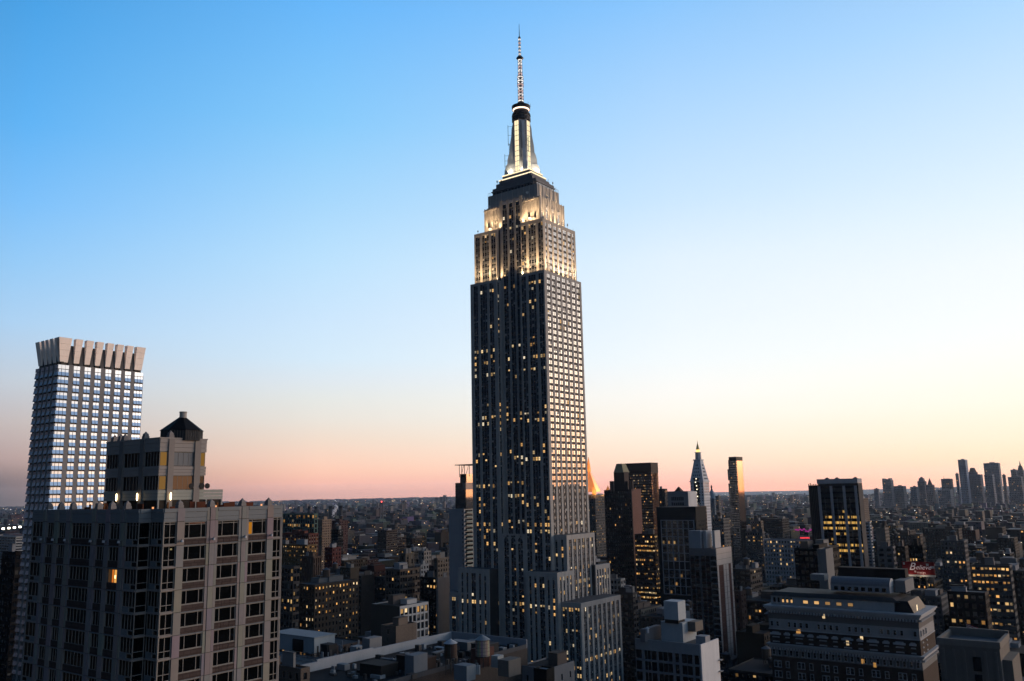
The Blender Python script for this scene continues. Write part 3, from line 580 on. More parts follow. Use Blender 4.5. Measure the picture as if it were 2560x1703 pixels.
# ground storey of the penthouse, terrace fence, pergola posts
b = MB(); b.box(PX0+.3, PX1-.02, PY0+.3, PY1+2.9, 134.6, PT-8.61, 0, (.03, .025, .022)); b.build('terrace_wall', M_PAINT, hot)
for (x, y) in ((PX1+.03, PY0+.1), (PX1+.03, PY1+.2), (PX1+.03, PY1+2.8)): b = MB(); b.box(x-.12, x+.1, y-.1, y+.1, 134.6, PT-8.6, 0, (.34, .34, .32)); b.build('terrace_post', M_PAINT, hot)
random.seed(3)
for k in range(30):
    if k < 16: x, y = lerp(HX0+4, PX1+3, random.random()), random.uniform(60.5, 64); rz = 0
    else: x, y = random.uniform(HW-4, HW-2), lerp(62, 76.5, random.random()); rz = 1
    w = random.uniform(.5, 1.3); h = random.uniform(1.9, 2.5); b = MB()
    if k % 3: b.box(x-(.08 if rz else w/2), x+(.08 if rz else w/2), y-(w/2 if rz else .08), y+(w/2 if rz else .08), 134.6, 134.6+h, 0, (.085+.03*random.random(), .028, .014)); b.build('timber_screen', M_PAINT, hot)
    else: b.box(x-.09, x+.09, y-.09, y+.09, 134.6, 134.6+h, 0, (.2, .075, .025)); b.build('timber_post', M_PAINT, hot)
b = MB()
for (x, y) in ((HW-3, 76.6), (HW-3.2, 71), (HW-2.6, 69), (-104, 62)): b.cone(x, y, .12, .12, 136.2, 136.5, 8, 0, (1.2, .5, .2))
b.build('terrace_lamp', M_GLOW, hot, kind='stuff')
# dark octagonal roof pavilion with a round vent
cxp, cyp = at(454.5, 1090, 134.5).x, at(454.5, 1090, 134.5).y
b = MB(); b.cone(cxp, cyp, 2.95, 2.95, PT-.2, PT+1.3, 8, 0, (.035, .038, .042), math.pi/8); b.build('pavilion_wall', M_PAINT, hot)
for k in range(8):
    a0 = math.pi/8+k*math.pi/4; a1 = a0+math.pi/4; 
    for j in range(1, 6): 
        t = j/6; x = cxp+2.97*lerp(math.cos(a0), math.cos(a1), t); y = cyp+2.97*lerp(math.sin(a0), math.sin(a1), t); b = MB(); b.cone(x, y, .035, .035, PT-.2, PT+1.28, 4, 0, (.12, .12, .12)); b.build('pavilion_louvre', M_PAINT, hot)
b = MB(); b.cone(cxp, cyp, 3.1, .5, PT+1.3, PT+3.3, 8, 0, (.012, .012, .013), math.pi/8); b.build('pavilion_roof', M_PAINT, hot)
b = MB(); b.cone(cxp+.1, cyp, .5, .5, PT+3.0, PT+4.0, 14, 0, (.4, .37, .34)); b.cone(cxp+.1, cyp, .54, .54, PT+3.95, PT+4.12, 14, 0, (.3, .28, .26)); b.build('roof_vent', M_PAINT, hot)
# satellite dishes and rooftop pipes
for (y, r) in ((72.0, .4), (73.7, .42), (74.6, .4)):
    b = MB(); b.cone(PX1-.6, y, r, r, 0, .12, 12, 0, (.03, .03, .033)); 
    b.v = [(x2, y2+0*0, PT-7.0+(z2)*0+r+((x2-(PX1-.6)))) if False else (PX1+.2+(z2), y2, PT-7.1+r+(x2-(PX1-.6))) for x2, y2, z2 in b.v]; b.build('satellite_dish', M_PAINT, hot)

# ================================================================ tower with flared crown, far left
CONC = (.27, .26, .255); FINC = (.86, .73, .63)
crt = thing('flared_crown_tower', 'pale tower with mirror windows and flared finned crown behind the hotel', 'building', (-362, 184, 0))
CXW, CYN = -352.6, 165.6; CXE, CYS = -372.4, 202.4; CT = 190.6; FH = 3.16; CZ0 = 60.
b = MB(); b.box(CXE+.6, CXW-.6, CYN+.6, CYS, CZ0, CT, 0, (.03, .03, .035)); b.build('core', M_DARK, crt)
b = MB(); b.box(CXE-3, CXW+3, CYN-4, CYS+4, 0, CZ0, 0, CONC); b.build('podium', M_STONE, crt)
wbay = [(165.62, 170.1), (172.0, 174.7), (176.5, 179.2), (180.9, 183.5), (185.4, 188.0), (189.7, 192.4), (194.1, 196.8), (198.5, 202.4)]
nbay = [(CXE+.02, CXE+3.3), (CXE+5.0, CXE+7.4), (CXE+8.8, CXE+11.0), (CXE+12.6, CXE+15.0), (CXE+16.6, CXW-.02)]
def bay_unit(w, n):
    def fn(mb):
        pw_ = w/n; h = FH-.66; s = h*.42
        for k in range(n):
            a, c = k*pw_+.1, (k+1)*pw_-.1
            mb.poly([(a, -.02, h-s), (c, -.02, h-s), (c, -.0, h), (a, 0, h)], 0)
            mb.poly([(a-.02*0, -.36, 0), (c, -.36, 0), (c, -.02, h-s), (a, -.02, h-s)], 0)
            for e, fl in ((a, 0), (c, 1)):
                q = [(e, .4, 0), (e, -.36, 0), (e, -.02, h-s), (e, 0, h), (e, .4, h)]; mb.poly(q if fl else q[::-1], 1, (.3, .32, .36))
            mb.poly([(a, .4, 0), (c, .4, 0), (c, -.36, 0), (a, -.36, 0)], 1, (.05, .05, .055)); mb.poly([(a, 0, h), (c, 0, h), (c, .4, h), (a, .4, h)], 1, (.1, .1, .1))
    return fn
for face, bays in (('W', wbay), ('N', nbay)):
    for i, (a, c) in enumerate(bays):
        w = round(c-a, 2); n = 3 if i in (0, len(bays)-1) else 2
        me = shared(('window', 'crt', w, n), bay_unit(w, n), [M_MIRROR, M_PAINT])
        k = 0; z = CT-FH
        while z > CZ0:
            if k == 0: pass
            o = piece('window', me, crt, (CXW-.15, a, z) if face == 'W' else (a, CYN+.15, z), math.pi/2 if face == 'W' else 0); z -= FH; k += 1
    p = CXW if face == 'W' else CYN
    for (a, c) in zip(bays, bays[1:]):
        b = MB(); b.fbox(face, p, a[1], c[0], -.6, -.08, CZ0, CT+1.5, 0, CONC); b.build('pier', M_STONE, crt)
        b = MB(); b.fbox(face, p, a[1]+.1, c[0]-.1, -2.6, -1.3, CT+1.5, CT+9.6, 0, (.12, .115, .115)); b.build('crown_pier', M_STONE, crt)
# top glazing row is taller: a second vertical sheet above
for face, bays in (('W', wbay), ('N', nbay)):
    p = CXW if face == 'W' else CYN
    for i, (a, c) in enumerate(bays):
        n = 3 if i in (0, len(bays)-1) else 2; pw_ = (c-a)/n
        for k in range(n): b = MB(); b.fbox(face, p, a+k*pw_+.05, a+(k+1)*pw_-.05, -.2, -.15, CT-.4, CT+1.2, 0); b.build('parapet_glass', M_MIRROR, crt)
        # flared fin in four courses of panels
        zs = [CT+2.4+k*2.5 for k in range(5)]; ins = 0
        fi_ = MB(); fi_.fbox(face, p, a+.5, c-.5, -2.4, -1.3, CT, CT+2.6, 0, (.10, .085, .07)); fi_.build('fin_foot', M_STONE, crt)
        root = None
        for k in range(4):
            def sec(z):
                t = (z-zs[0])/(zs[-1]-zs[0]); o_ = lerp(-1.1, .75, t); g_ = lerp(.12, -.25, t); return o_, a+g_+.15, c-g_-.15
            ca, cb_ = (a, c)
            o0, a0, c0 = sec(zs[k]+.03); o1, a1, c1 = sec(zs[k+1]-.03); b = MB()
            # corner fins wrap the corner
            if face == 'W' and i == 0: a0, a1 = CYN-o0, CYN-o1
            if face == 'N' and i == 4: c0, c1 = CXW+o0-.01, CXW+o1-.01
            for q in range(3):
                f0, f1 = lerp(a0, c0, q/3)+(.012 if q else 0), lerp(a0, c0, (q+1)/3); g0, g1 = lerp(a1, c1, q/3)+(.012 if q else 0), lerp(a1, c1, (q+1)/3); dk = 1.6 if face == 'W' or i < 4 else .6
                if face == 'W': b.frus(CXW-1.6, CXW+o0, f0, f1, zs[k]+.03, CXW-1.6, CXW+o1, g0, g1, zs[k+1]-.03, 0, FINC)
                else: b.frus(f0, f1, CYN-o0, CYN+1.6, zs[k]+.03, g0, g1, CYN-o1, CYN+1.6, zs[k+1]-.03, 0, FINC)
            b.build('crown_fin_panel', M_PALE, crt)
b = MB(); b.box(CXE+2.6, CXW-2.6, CYN+2.6, CYS-2, CT, CT+9, 0, (.09, .088, .088)); b.build('crown_core', M_STONE, crt)
b = MB(); b.box(CXE, CXE+.5, CYN+.6, CYS, CZ0, CT, 0, CONC); b.box(CXE+.5, CXW-.6, CYS, CYS+.4, CZ0, CT, 0, CONC); b.build('rear_wall', M_STONE, crt)
# ================================================================ general city building
random.seed(11)
LM = []          # landmarks: (pixel x of the middle, words) used to say where a plain building stands
FOOT = []        # taken ground: (x0, x1, y0, y1)
GUARD = []       # (px0, px1, lowest visible photo y, distance): nothing nearer may rise above that line
TANKM = {}
def textmesh(name, cu, mt):
    t = bpy.data.objects.new('t', cu); COL.objects.link(t); bpy.context.view_layer.update()
    me = bpy.data.meshes.new_from_object(t.evaluated_get(bpy.context.evaluated_depsgraph_get())); bpy.data.objects.remove(t); me.materials.clear(); me.materials.append(mt)
    o = bpy.data.objects.new(name, me); COL.objects.link(o); return o
def tank_mesh(r=2.2, h=4.2, leg=2.6, c=(.10, .075, .06), rc=(.12, .13, .15)):
    key = ('water_tank', r, h, leg, c)
    if key not in TANKM:
        mb = MB(); mb.cone(0, 0, r, r*.94, leg, leg+h, 14, 0, c); mb.cone(0, 0, r*1.08, .15, leg+h, leg+h+r*.55, 14, 0, rc)
        for k in range(4):
            a = math.pi/4+k*math.pi/2; mb.box(r*.7*math.cos(a)-.13, r*.7*math.cos(a)+.13, r*.7*math.sin(a)-.13, r*.7*math.sin(a)+.13, 0, leg, 0, (.05, .05, .05))
        for k in range(4): mb.cone(0, 0, r*1.015, r*1.015, leg+.3+k*h/4, leg+.38+k*h/4, 14, 0, (.05, .05, .05), 0, False)
        TANKM[key] = mb.mesh('water_tank', [M_PAINT])
    return TANKM[key]
def facade(P, face, p, u0, u1, z0, z1, st):
    fh, wh, ww, lit = st['fh'], st['wh'], st['ww'], st['lit']; c = st['c']; n = max(1, round((u1-u0)/st['bay'])); pitch = (u1-u0)/n; dp = st.get('dp', .3)
    ww = min(ww, pitch-.25); pw_ = pitch-ww; par = st.get('par', 1.4); zt = z1-par; nf = max(1, int((zt-z0)/fh)); grp = st.get('grp', 1)
    P['glass'].fquad(face, p, u0, u1, -dp+.03, z0, zt, 0)
    P['wall'].fbox(face, p, u0, u1, -dp, .0, zt, z1, 0, st.get('cp', c))
    cs = st.get('cs', c); cpi = st.get('cpier', c); pd = st.get('pd', 0.)
    for k in range(n+1):
        a, e = u0+k*pitch-pw_/2, u0+k*pitch+pw_/2
        if k == 0: a = u0
        if k == n: e = u1
        wide = (k % grp == 0)
        P['wall'].fbox(face, p, a if wide else lerp(a, e, .3), e if wide else lerp(a, e, .7), -dp, pd if wide else pd*.5-.02, z0, zt-.003, 0, cpi)
    for f in range(nf):
        zb = zt-(f+1)*fh
        P['wall'].fbox(face, p, u0+.01, u1-.01, -dp, -.03+min(0, pd), zb, zb+fh-wh, 0, cs)
        r = random.random(); q = lit*(3.0 if r > .85 else 1. if r > .35 else .25)
        for k in range(n):
            a = u0+k*pitch+pw_/2
            if random.random() < q:
                hh = wh*random.uniform(.45, .95); q0 = random.uniform(.04, .22)*ww; P['lit'].fquad(face, p, a+q0, a+ww-random.uniform(.04, .25)*ww, -dp+.05, zb+fh-hh, zb+fh-.1, 0, tuple(v*st.get('lk', 1.) for v in warm(.22, 1.7)))
            elif random.random() < .28:
                g_ = random.uniform(.03, .2); P['lit'].fquad(face, p, a+.05, a+ww-.05, -dp+.045, zb+fh-wh*random.uniform(.3, 1), zb+fh-.04, 1, (g_, g_*.97, g_*.9))
def newP(): return {'wall': MB(), 'glass': MB(), 'lit': MB()}
def finish(P, root, gl=None):
    P['wall'].build('wall', P.get('wm', M_STONE), root); P['glass'].build('glazing', gl or M_GLASS, root); P['lit'].build('lit_window', [M_GLOW, M_PAINT], root, kind='stuff')
def shell(P, x1, y0, W, D, z0, z1, st, n=True, w=True, roofc=None):
    x0, y1 = x1-W, y0+D; c = st['c']; dp = st.get('dp', .3)
    if n: facade(P, 'N', y0, x0, x1-dp-.01, z0, z1, st)
    else: P['wall'].fbox('N', y0, x0, x1-dp-.01, -dp, 0, z0, z1, 0, st.get('cb', c))
    if w: facade(P, 'W', x1, y0, y1, z0, z1, st)
    else: P['wall'].fbox('W', x1, y0, y1, -dp, 0, z0, z1, 0, st.get('cb', c))
    P['wall'].box(x0, x0+.3, y0+dp, y1, z0, z1-.01, 0, c); P['wall'].box(x0+.3, x1-dp-.02, y1-.3, y1-.01, z0, z1-.02, 0, c)
def roof(root, x1, y0, W, D, z, c=None):
    c = c or random.choice(((.045, .046, .05), (.065, .068, .075), (.12, .128, .14), (.03, .03, .034), (.045, .04, .038)))
    b = MB(); b.box(x1-W+.3, x1-.35, y0+.35, y0+D-.3, z-.3, z, 0, c); b.build('roof', M_ROOF, root)
def clutter(root, x1, y0, W, D, z, c, tank=.5, nb=2):
    for k in range(nb):
        w, d, h = random.uniform(.15, .4)*W, random.uniform(.2, .45)*D, random.uniform(2, 4.5); x = x1-W+.6+random.random()*max(.1, W-w-1.4); y = y0+.6+random.random()*max(.1, D-d-1.4)
        b = MB(); cc = random.choice((c, (.2, .2, .2), (.12, .1, .09), (.3, .31, .33))); b.box(x, x+w, y, y+d, z, z+h, 0, cc); b.box(x-.1, x+w+.1, y-.1, y+d+.1, z+h, z+h+.25, 0, tuple(v*.6 for v in cc)); b.build('bulkhead', M_STONE, root)
    if random.random() < tank and W > 8 and D > 7:
        x = x1-random.uniform(.2, .8)*W; y = y0+random.uniform(.2, .8)*D; piece('water_tank', tank_mesh(), root, (x, y, z))
STY = {
 'brown': dict(c=(0.039, 0.029, 0.023), bay=3.0, ww=1.35, fh=3.4, wh=1.9, lit=.10, wm='b'),
 'tan': dict(c=(0.078, 0.062, 0.048), bay=2.8, ww=1.3, fh=3.3, wh=1.8, lit=.08, wm='b'),
 'red': dict(c=(0.053, 0.023, 0.019), bay=2.9, ww=1.2, fh=3.2, wh=1.8, lit=.05, wm='b'),
 'grey': dict(c=(0.060, 0.062, 0.066), bay=2.8, ww=1.6, fh=3.5, wh=2.0, lit=.10),
 'cream': dict(c=(0.129, 0.115, 0.099), bay=3.0, ww=1.4, fh=3.6, wh=2.1, lit=.08),
 'white': dict(c=(0.165, 0.165, 0.165), bay=3.2, ww=1.8, fh=3.6, wh=2.1, lit=.08),
 'dark': dict(c=(0.016, 0.016, 0.016), bay=2.6, ww=1.7, fh=3.5, wh=2.1, lit=.10),
 'loft': dict(c=(0.069, 0.058, 0.048), bay=2.4, ww=1.6, fh=3.9, wh=2.5, lit=.16, grp=3),
 'office': dict(c=(0.046, 0.044, 0.042), bay=1.9, ww=1.5, fh=3.7, wh=1.7, lit=.2),
 'pale': dict(c=(0.101, 0.099, 0.097), bay=2.8, ww=1.4, fh=3.4, wh=1.9, lit=.06),
}
def sty(k, **kw): d = dict(STY[k]); d.update(kw); return d
def building(name, label, px, st, z0=0., cat='building', n=True, w=True, clut=2, tank=.5, guard=None, group=None, roofc=None, lm=None, gl=None):
    """px = (xl, xc, xr, ytop, dist) read off the photograph"""
    if isinstance(px, dict): x1, y0, W, D, z1 = px['x1'], px['y0'], px['W'], px['D'], px['z1']
    else: x1, y0, W, D, z1 = lot(*px)
    root = thing(name, label, cat, (x1-W/2, y0+D/2, z0), group); P = newP(); P['wm'] = M_BRICK if st.get('wm') == 'b' else M_STONE
    shell(P, x1, y0, W, D, z0, z1, st, n, w); finish(P, root, gl); roof(root, x1, y0, W, D, z1-.5, roofc)
    if clut or tank: clutter(root, x1, y0, W, D, z1-.5, st['c'], tank, clut)
    FOOT.append((x1-W-2, x1+2, y0-2, y0+D+2))
    if not isinstance(px, dict):
        if guard: GUARD.append((px[0], px[2], guard, px[4]))
        if lm: LM.append(((px[0]+px[2])/2, lm))
    return root, (x1, y0, W, D, z1)
FOOT += [(-355, -248, 394, 456), (-131, -96, 56, 80), (-378, -348, 160, 208)]
GUARD += [(1110, 1570, 1703, 480), (0, 720, 1600, 110), (30, 130, 1703, 380)]
LM += [(1285, 'the floodlit skyscraper'), (350, 'the near hotel tower'), (200, 'the flared crown tower')]

# --- slab tower with balconies left of the skyscraper --------------------
x1, y0, W, D, z1 = lot(1122, 1160, 1215, 1272, 600)
s_ = thing('balcony_slab_tower', 'pale blank-sided slab tower with stacked balconies beside the floodlit skyscraper', 'building', (x1-W/2, y0+D/2, 0)); FOOT.append((x1-W-2, x1+2, y0-2, y0+D+2)); GUARD.append((1118, 1200, 1500, 600)); LM.append((1145, 'the balcony slab tower'))
b = MB(); b.box(x1-W, x1, y0, y0+D, 0, z1, 0, (.42, .43, .45)); b.build('wall', M_STONE, s_)
for k in range(24):
    z = z1-2.6-k*2.95
    b = MB(); b.box(x1-1.6, x1-.9, y0-.06, y0+.1, z, z+1.5, 0); b.build('window', M_GLASS, s_)
    b = MB(); b.box(x1-.0, x1+1.7, y0+.9, y0+9.5, z-.5, z-.32, 0, (.30, .33, .32)); b.box(x1+1.6, x1+1.72, y0+.9, y0+9.5, z-.32, z+.6, 0, (.26, .32, .31)); b.box(x1, x1+1.6, y0+.9, y0+1.0, z-.32, z+.6, 0, (.26, .32, .31)); b.build('balcony', M_PAINT, s_)
    b = MB(); b.box(x1+.0, x1+.05, y0+1.2, y0+9.2, z-.3, z+1.7, 0); b.build('balcony_door', M_GLASS, s_)
zt = at(1160, 1207, 600).z
b = MB(); b.box(x1-W*.62, x1+1.0, y0+1, y0+D, z1, zt, 0, (.03, .05, .055)); b.build('glass_block', M_GLASSW, s_)
for k in range(5): b = MB(); b.box(x1-W*.62-.05, x1+1.05, y0+.95, y0+1.05, z1+k*(zt-z1)/5, z1+.25+k*(zt-z1)/5, 0, (.09, .11, .12)); b.build('floor_band', M_PAINT, s_)
b = MB(); b.box(x1-1.6, x1+1.08, y0+.9, y0+D, zt-4.6, zt-.1, 0, (.6, .42, .36)); b.build('bright_panel', M_PAINT, s_)
zc = at(1160, 1185, 600).z; b = MB(); b.box(x1-W*.36, x1+.8, y0+2, y0+D, zt, zc, 0, (.04, .06, .065)); b.build('glass_block', M_GLASSW, s_)
zk = at(1160, 1161, 600).z; b = MB(); b.box(x1-W*.62, x1+8, y0+.5, y0+D, zk-.5, zk, 0, (.05, .03, .028)); b.build('roof_canopy', M_PAINT, s_)
for u in (-W*.36, -W*.2, -W*.03, 4): b = MB(); b.box(x1+u, x1+u+.3, y0+1, y0+1.3, zc-2, zk-.5, 0, (.06, .03, .03)); b.build('canopy_post', M_PAINT, s_)
for u in (-W*.2, 1.5): b = MB(); b.tube((x1+u, y0+1.1, zc), (x1+u+2, y0+1.1, zk-.5), .14, 4, 0, (.06, .03, .03)); b.build('canopy_brace', M_PAINT, s_)

# --- gold pyramid tower (partly hidden by the skyscraper) ----------------
p = at(1474, 1230, 1160); gp = thing('gold_pyramid_tower', 'stone tower with glowing gold pyramid roof peeking out right of the floodlit skyscraper', 'building', (p.x, p.y, 0)); LM.append((1475, 'the gold pyramid roof'))
hw = 21.; zb = at(1480, 1230, 1160).z; za = at(1474, 1142, 1160).z; zl = at(1474, 1172, 1160).z
M_GOLD = masonry('gold_leaf', (1, 1, 1), rough=.38, amp=.25, streak=False, spec=.6)
b = MB(); b.cone(p.x, p.y, hw*.72, 2.4, zb, zl-4, 8, 0, (.62, .30, .09), math.pi/8); b.build('pyramid_roof', M_GOLD, gp)
b = MB(); b.cone(p.x, p.y, 2.9, 2.3, zl-4, zl+4, 8, 0, (.55, .26, .08)); b.cone(p.x, p.y, 2.3, .1, zl+4, za, 8, 0, (.6, .3, .1)); b.build('lantern', M_GOLD, gp)
P = newP(); shell(P, p.x+hw, p.y-hw, 2*hw, 2*hw, 0, zb-4, sty('pale', lit=.2)); finish(P, gp)
for sx_ in (-1, 1):
    for sy_ in (-1, 1): b = MB(); b.box(p.x+sx_*hw*.85-2, p.x+sx_*hw*.85+2, p.y+sy_*hw*.85-2, p.y+sy_*hw*.85+2, zb-4, zb+2, 0, (.5, .3, .15)); b.frus(p.x+sx_*hw*.85-2, p.x+sx_*hw*.85+2, p.y+sy_*hw*.85-2, p.y+sy_*hw*.85+2, zb+2, p.x+sx_*hw*.85-.1, p.x+sx_*hw*.85+.1, p.y+sy_*hw*.85-.1, p.y+sy_*hw*.85+.1, zb+8, 0, (.5, .3, .15)); b.build('corner_turret', M_STONE, gp)
FOOT.append((p.x-hw-3, p.x+hw+3, p.y-hw-3, p.y+hw+3)); GUARD.append((1470, 1512, 1390, 1130))
for sx_, sy_ in ((1, -1), (1, 0), (0, -1), (-1, -1)): flood(p.x+sx_*hw*1.5, p.y+sy_*hw*1.5, zb-8, 5, 5, 21000, (-sx_*.55, -sy_*.55, 1), (1, .45, .14), 110)

# --- dark stepped tower with green-roofed penthouse ----------------------
x1, y0, W, D, z1 = lot(1510, 1578, 1602, 1222, 760)
r_, _ = building('stepped_brown_tower', 'dark brown slab tower with stepped top and pale mansard cap', (1510, 1578, 1582, 1224, 760), sty('dark', c=(.05, .042, .04), cs=(.06, .05, .046), lit=.02, bay=2.2, ww=1.2), clut=0, tank=0, guard=1440, lm='the stepped brown tower')
b = MB(); b.box(x1-.6, x1+.04, y0+1, y0+D, 0, z1-.2, 0, (.22, .12, .10)); b.build('side_wall', M_BRICK, r_)
for (a, c, yt, col, nm) in ((1530, 1578, 1203, (.06, .05, .048), 'upper_block'), (1534, 1569, 1180, (.07, .055, .05), 'upper_block'), (1535, 1566, 1159, (.30, .28, .19), 'mansard_cap')):
    q = lot(a, c-9, c, yt, 765); b = MB()
    yb_ = {1203: 1226, 1180: 1205, 1159: 1176}[yt]; zb_ = at(a, yb_, 765).z-2
    if nm == 'mansard_cap': b.frus(q[0]-q[2]-.5, q[0]+.5, q[1]-.5, q[1]+q[3]+4, zb_, q[0]-q[2]+1.5, q[0]-2, q[1]+1.5, q[1]+q[3]+2, q[4], 0, col)
    else: b.box(q[0]-q[2], q[0], q[1], q[1]+max(8, q[3]), zb_, q[4], 0, col)
    b.build(nm, M_STONE, r_)
for a in (1526, 1531, 1574, 1579):
    q = at(a, 1203, 762); b = MB(); b.box(q.x-.8, q.x+.8, q.y, q.y+1.6, z1-2, q.z, 0, (.10, .075, .07)); b.build('pinnacle', M_STONE, r_)

# --- bronze glass tower ----------------------------------------------------
M_BRONZE = simple('bronze_glass', (.03, .012, .006), .06, ior=2.1)
r_, q = building('bronze_glass_tower', 'black-topped bronze glass office tower with lit floors behind the stepped brown tower', (1556, 1627, 1644, 1157, 1240), sty('office', c=(.02, .014, .011), bay=1.7, ww=1.35, fh=3.7, wh=2.3, lit=.18, dp=.25), clut=0, tank=0, guard=1330, lm='the bronze glass tower', gl=M_BRONZE)
b = MB(); b.box(q[0]-q[2]-.2, q[0]+.2, q[1]-.2, q[1]+q[3]+.2, q[4]-14, q[4]+.3, 0, (.012, .009, .008)); b.build('top_band', M_PAINT, r_)
for k in range(11): y = q[1]+(k+.5)*q[3]/11; b = MB(); b.box(q[0]+.02, q[0]+.35, y-.25, y+.25, 30, q[4]-14, 0, (.16, .06, .03)); b.build('mullion_fin', M_PAINT, r_)

# --- white clock tower with spire -------------------------------------------
x1, y0, W, D, z1 = lot(1721, 1758, 1783, 1205, 1326)
ct = thing('clock_tower', 'white marble clock tower with steep pointed roof and gilded lantern', 'building', (x1-W/2, y0+W/2, 0)); LM.append((1742, 'the white clock tower')); S = 21.; cx, cyy = x1-S/2, y0+S/2
FOOT.append((cx-20, cx+20, cyy-20, cyy+20)); GUARD.append((1715, 1790, 1385, 1300))
MARB = (.72, .72, .74)
zA = at(1742, 1205, 1326).z; zR = at(1742, 1151, 1326).z; zD = at(1742, 1130, 1326).z; zG = at(1742, 1112, 1326).z; zTop = at(1739, 1100, 1326).z
P = newP(); shell(P, cx+S/2, cyy-S/2, S, S, 0, zA, sty('white', c=MARB, bay=4.5, ww=1.7, fh=4.2, wh=2.3, lit=.02)); finish(P, ct)
b = MB(); b.box(cx-S/2-.8, cx+S/2+.8, cyy-S/2-.8, cyy+S/2+.8, zA, zA+1.6, 0, MARB); b.build('cornice', M_STONE, ct)
b = MB(); b.box(cx-S/2-.5, cx+S/2+.5, cyy-S/2-.5, cyy+S/2+.5, at(1742, 1245, 1326).z, at(1742, 1240, 1326).z, 0, MARB); b.build('cornice', M_STONE, ct)
b = MB(); b.frus(cx-S/2, cx+S/2, cyy-S/2, cyy+S/2, zA+1.6, cx-5, cx+5, cyy-5, cyy+5, zR, 0, (.64, .66, .69)); b.build('pyramid_roof', M_STONE, ct)
for lv in range(5):
    t = (lv+.4)/6; hw_ = lerp(S/2, 5, t); z = lerp(zA+1.6, zR, t)
    for k in range(4-lv//2):
        u = (k-(3-lv//2)/2)*3.6*(1-t*.5)
        b = MB(); b.box(cx+u-.6, cx+u+.6, cyy-hw_-.25, cyy-hw_+1.4, z, z+2.1, 0, (.08, .085, .09)); b.build('dormer', M_PAINT, ct)
        b = MB(); b.box(cx+hw_-1.4, cx+hw_+.25, cyy+u-.6, cyy+u+.6, z, z+2.1, 0, (.08, .085, .09)); b.build('dormer', M_PAINT, ct)
b = MB(); b.box(cx-6.2, cx+6.2, cyy-6.2, cyy+6.2, zR, zR+1.6, 0, MARB); b.cone(cx, cyy, 4.6, 4.2, zR+1.6, zD-1, 8, 0, (.45, .46, .48), .39); b.cone(cx, cyy, 4.9, 4.9, zD-1, zD, 8, 0, MARB, .39); b.build('lantern_stage', M_STONE, ct)
b = MB(); b.cone(cx, cyy, 3.0, 2.6, zD, zD+4, 8, 0, (1.7, 1.1, .35)); b.build('lantern_light', M_GLOW, ct)
b = MB(); b.cone(cx, cyy, 3.0, .8, zD+4, zG+2, 8, 0, (.55, .36, .10)); b.cone(cx, cyy, .7, .1, zG+2, zTop, 6, 0, (.5, .36, .15)); b.build('gilded_cupola', M_GOLD, ct)
b = MB(); b.cone(cx, cyy, 4, 4, 0, .5, 20, 0, (.55, .53, .48)); b.v = [(x, cyy-S/2-.9-(z_)*.6, at(1742, 1262, 1326).z+(y-cyy)) for x, y, z_ in b.v]; b.build('clock_face', M_PAINT, ct)
b = MB()
for k in range(11): q = topix((cx, cyy, zA-9)); z = zA+4-k*5.2; x = cx-1+random.uniform(-.8, 1.6); b.cone(x, cyy-S/2-1.0, .75, .75, z, z+1.3, 8, 0, (3, 2.5, 1.7))
b.build('facade_lamp', M_GLOW, ct, kind='stuff')
b = MB(); b.box(cx-4.4, cx+3.6, cyy-S/2-.7, cyy-S/2-.2, 60, zA+6, 0, (.03, .028, .03)); b.build('dark_hoarding', M_PAINT, ct)

# --- slim glass tower ------------------------------------------------------
r_, q = building('slim_glass_tower', 'slim dark glass tower with orange sunset reflection down its right side', (1820, 1840, 1856, 1150, 1390), sty('office', c=(.05, .05, .052), cs=(.07, .075, .08), cpier=(.03, .03, .03), bay=2.4, ww=2.2, fh=3.6, wh=2.2, lit=.02, pd=-.1), clut=0, tank=0, guard=1420, lm='the slim glass tower', gl=M_BRONZE)
b = MB(); b.box(q[0]-q[2]*.9, q[0]+.3, q[1]-.3, q[1]+q[3], q[4], q[4]+5, 0, (.02, .014, .012)); b.build('crown_box', M_PAINT, r_)
b = MB(); b.box(q[0]+.03, q[0]+.1, q[1]+2, q[1]+q[3]-1, 30, q[4]-1, 0); b.build('west_glazing', M_SUNSET, r_)
for k in range(5): b = MB(); z = q[4]-14-k*22; b.box(q[0]-q[2]-2.2, q[0]-q[2]+.1, q[1]+.5, q[1]+8, z-17, z, 0, (.06, .062, .068)); b.build('glass_pod', M_GLASSW, r_)

# --- grey roof block with sign, and its neighbours -----------------------------
r_, q = building('grey_plant_block', 'grey windowless roof block with faint dark markings left of the clock tower', (1668, 1719, 1734, 1228, 830), sty('grey', c=(.24, .25, .27)), n=False, w=False, clut=0, tank=0, guard=1268, lm='the grey roof block')
for (dz, n_, hh) in ((8.6, 7, 3.6), (13.2, 6, 3.0), (15.4, 1, .5)):
    for k in range(n_):
        w_ = q[2]*.62/n_; u = q[0]-q[2]*.82+k*w_; b = MB(); b.box(u+w_*.12, u+w_*.88, q[1]-.15, q[1], q[4]-dz, q[4]-dz+hh*random.uniform(.85, 1), 0, (.035, .04, .045)); b.build('dark_marking', M_PAINT, r_)
b = MB(); b.frus(q[0]-q[2]*.72, q[0]-q[2]*.4, q[1]+3, q[1]+9, q[4], q[0]-q[2]*.56-.3, q[0]-q[2]*.56+.3, q[1]+5.5, q[1]+6.5, q[4]+4.2, 0, (.08, .04, .03)); b.build('gabled_hut', M_PAINT, r_)
b = MB(); b.fbox('W', q[0], q[1]+.3, q[1]+q[3]+6, 0, .3, q[4]-30, q[4]-.3, 0, (.62, .62, .63)); b.build('pale_side_wall', M_STONE, r_)
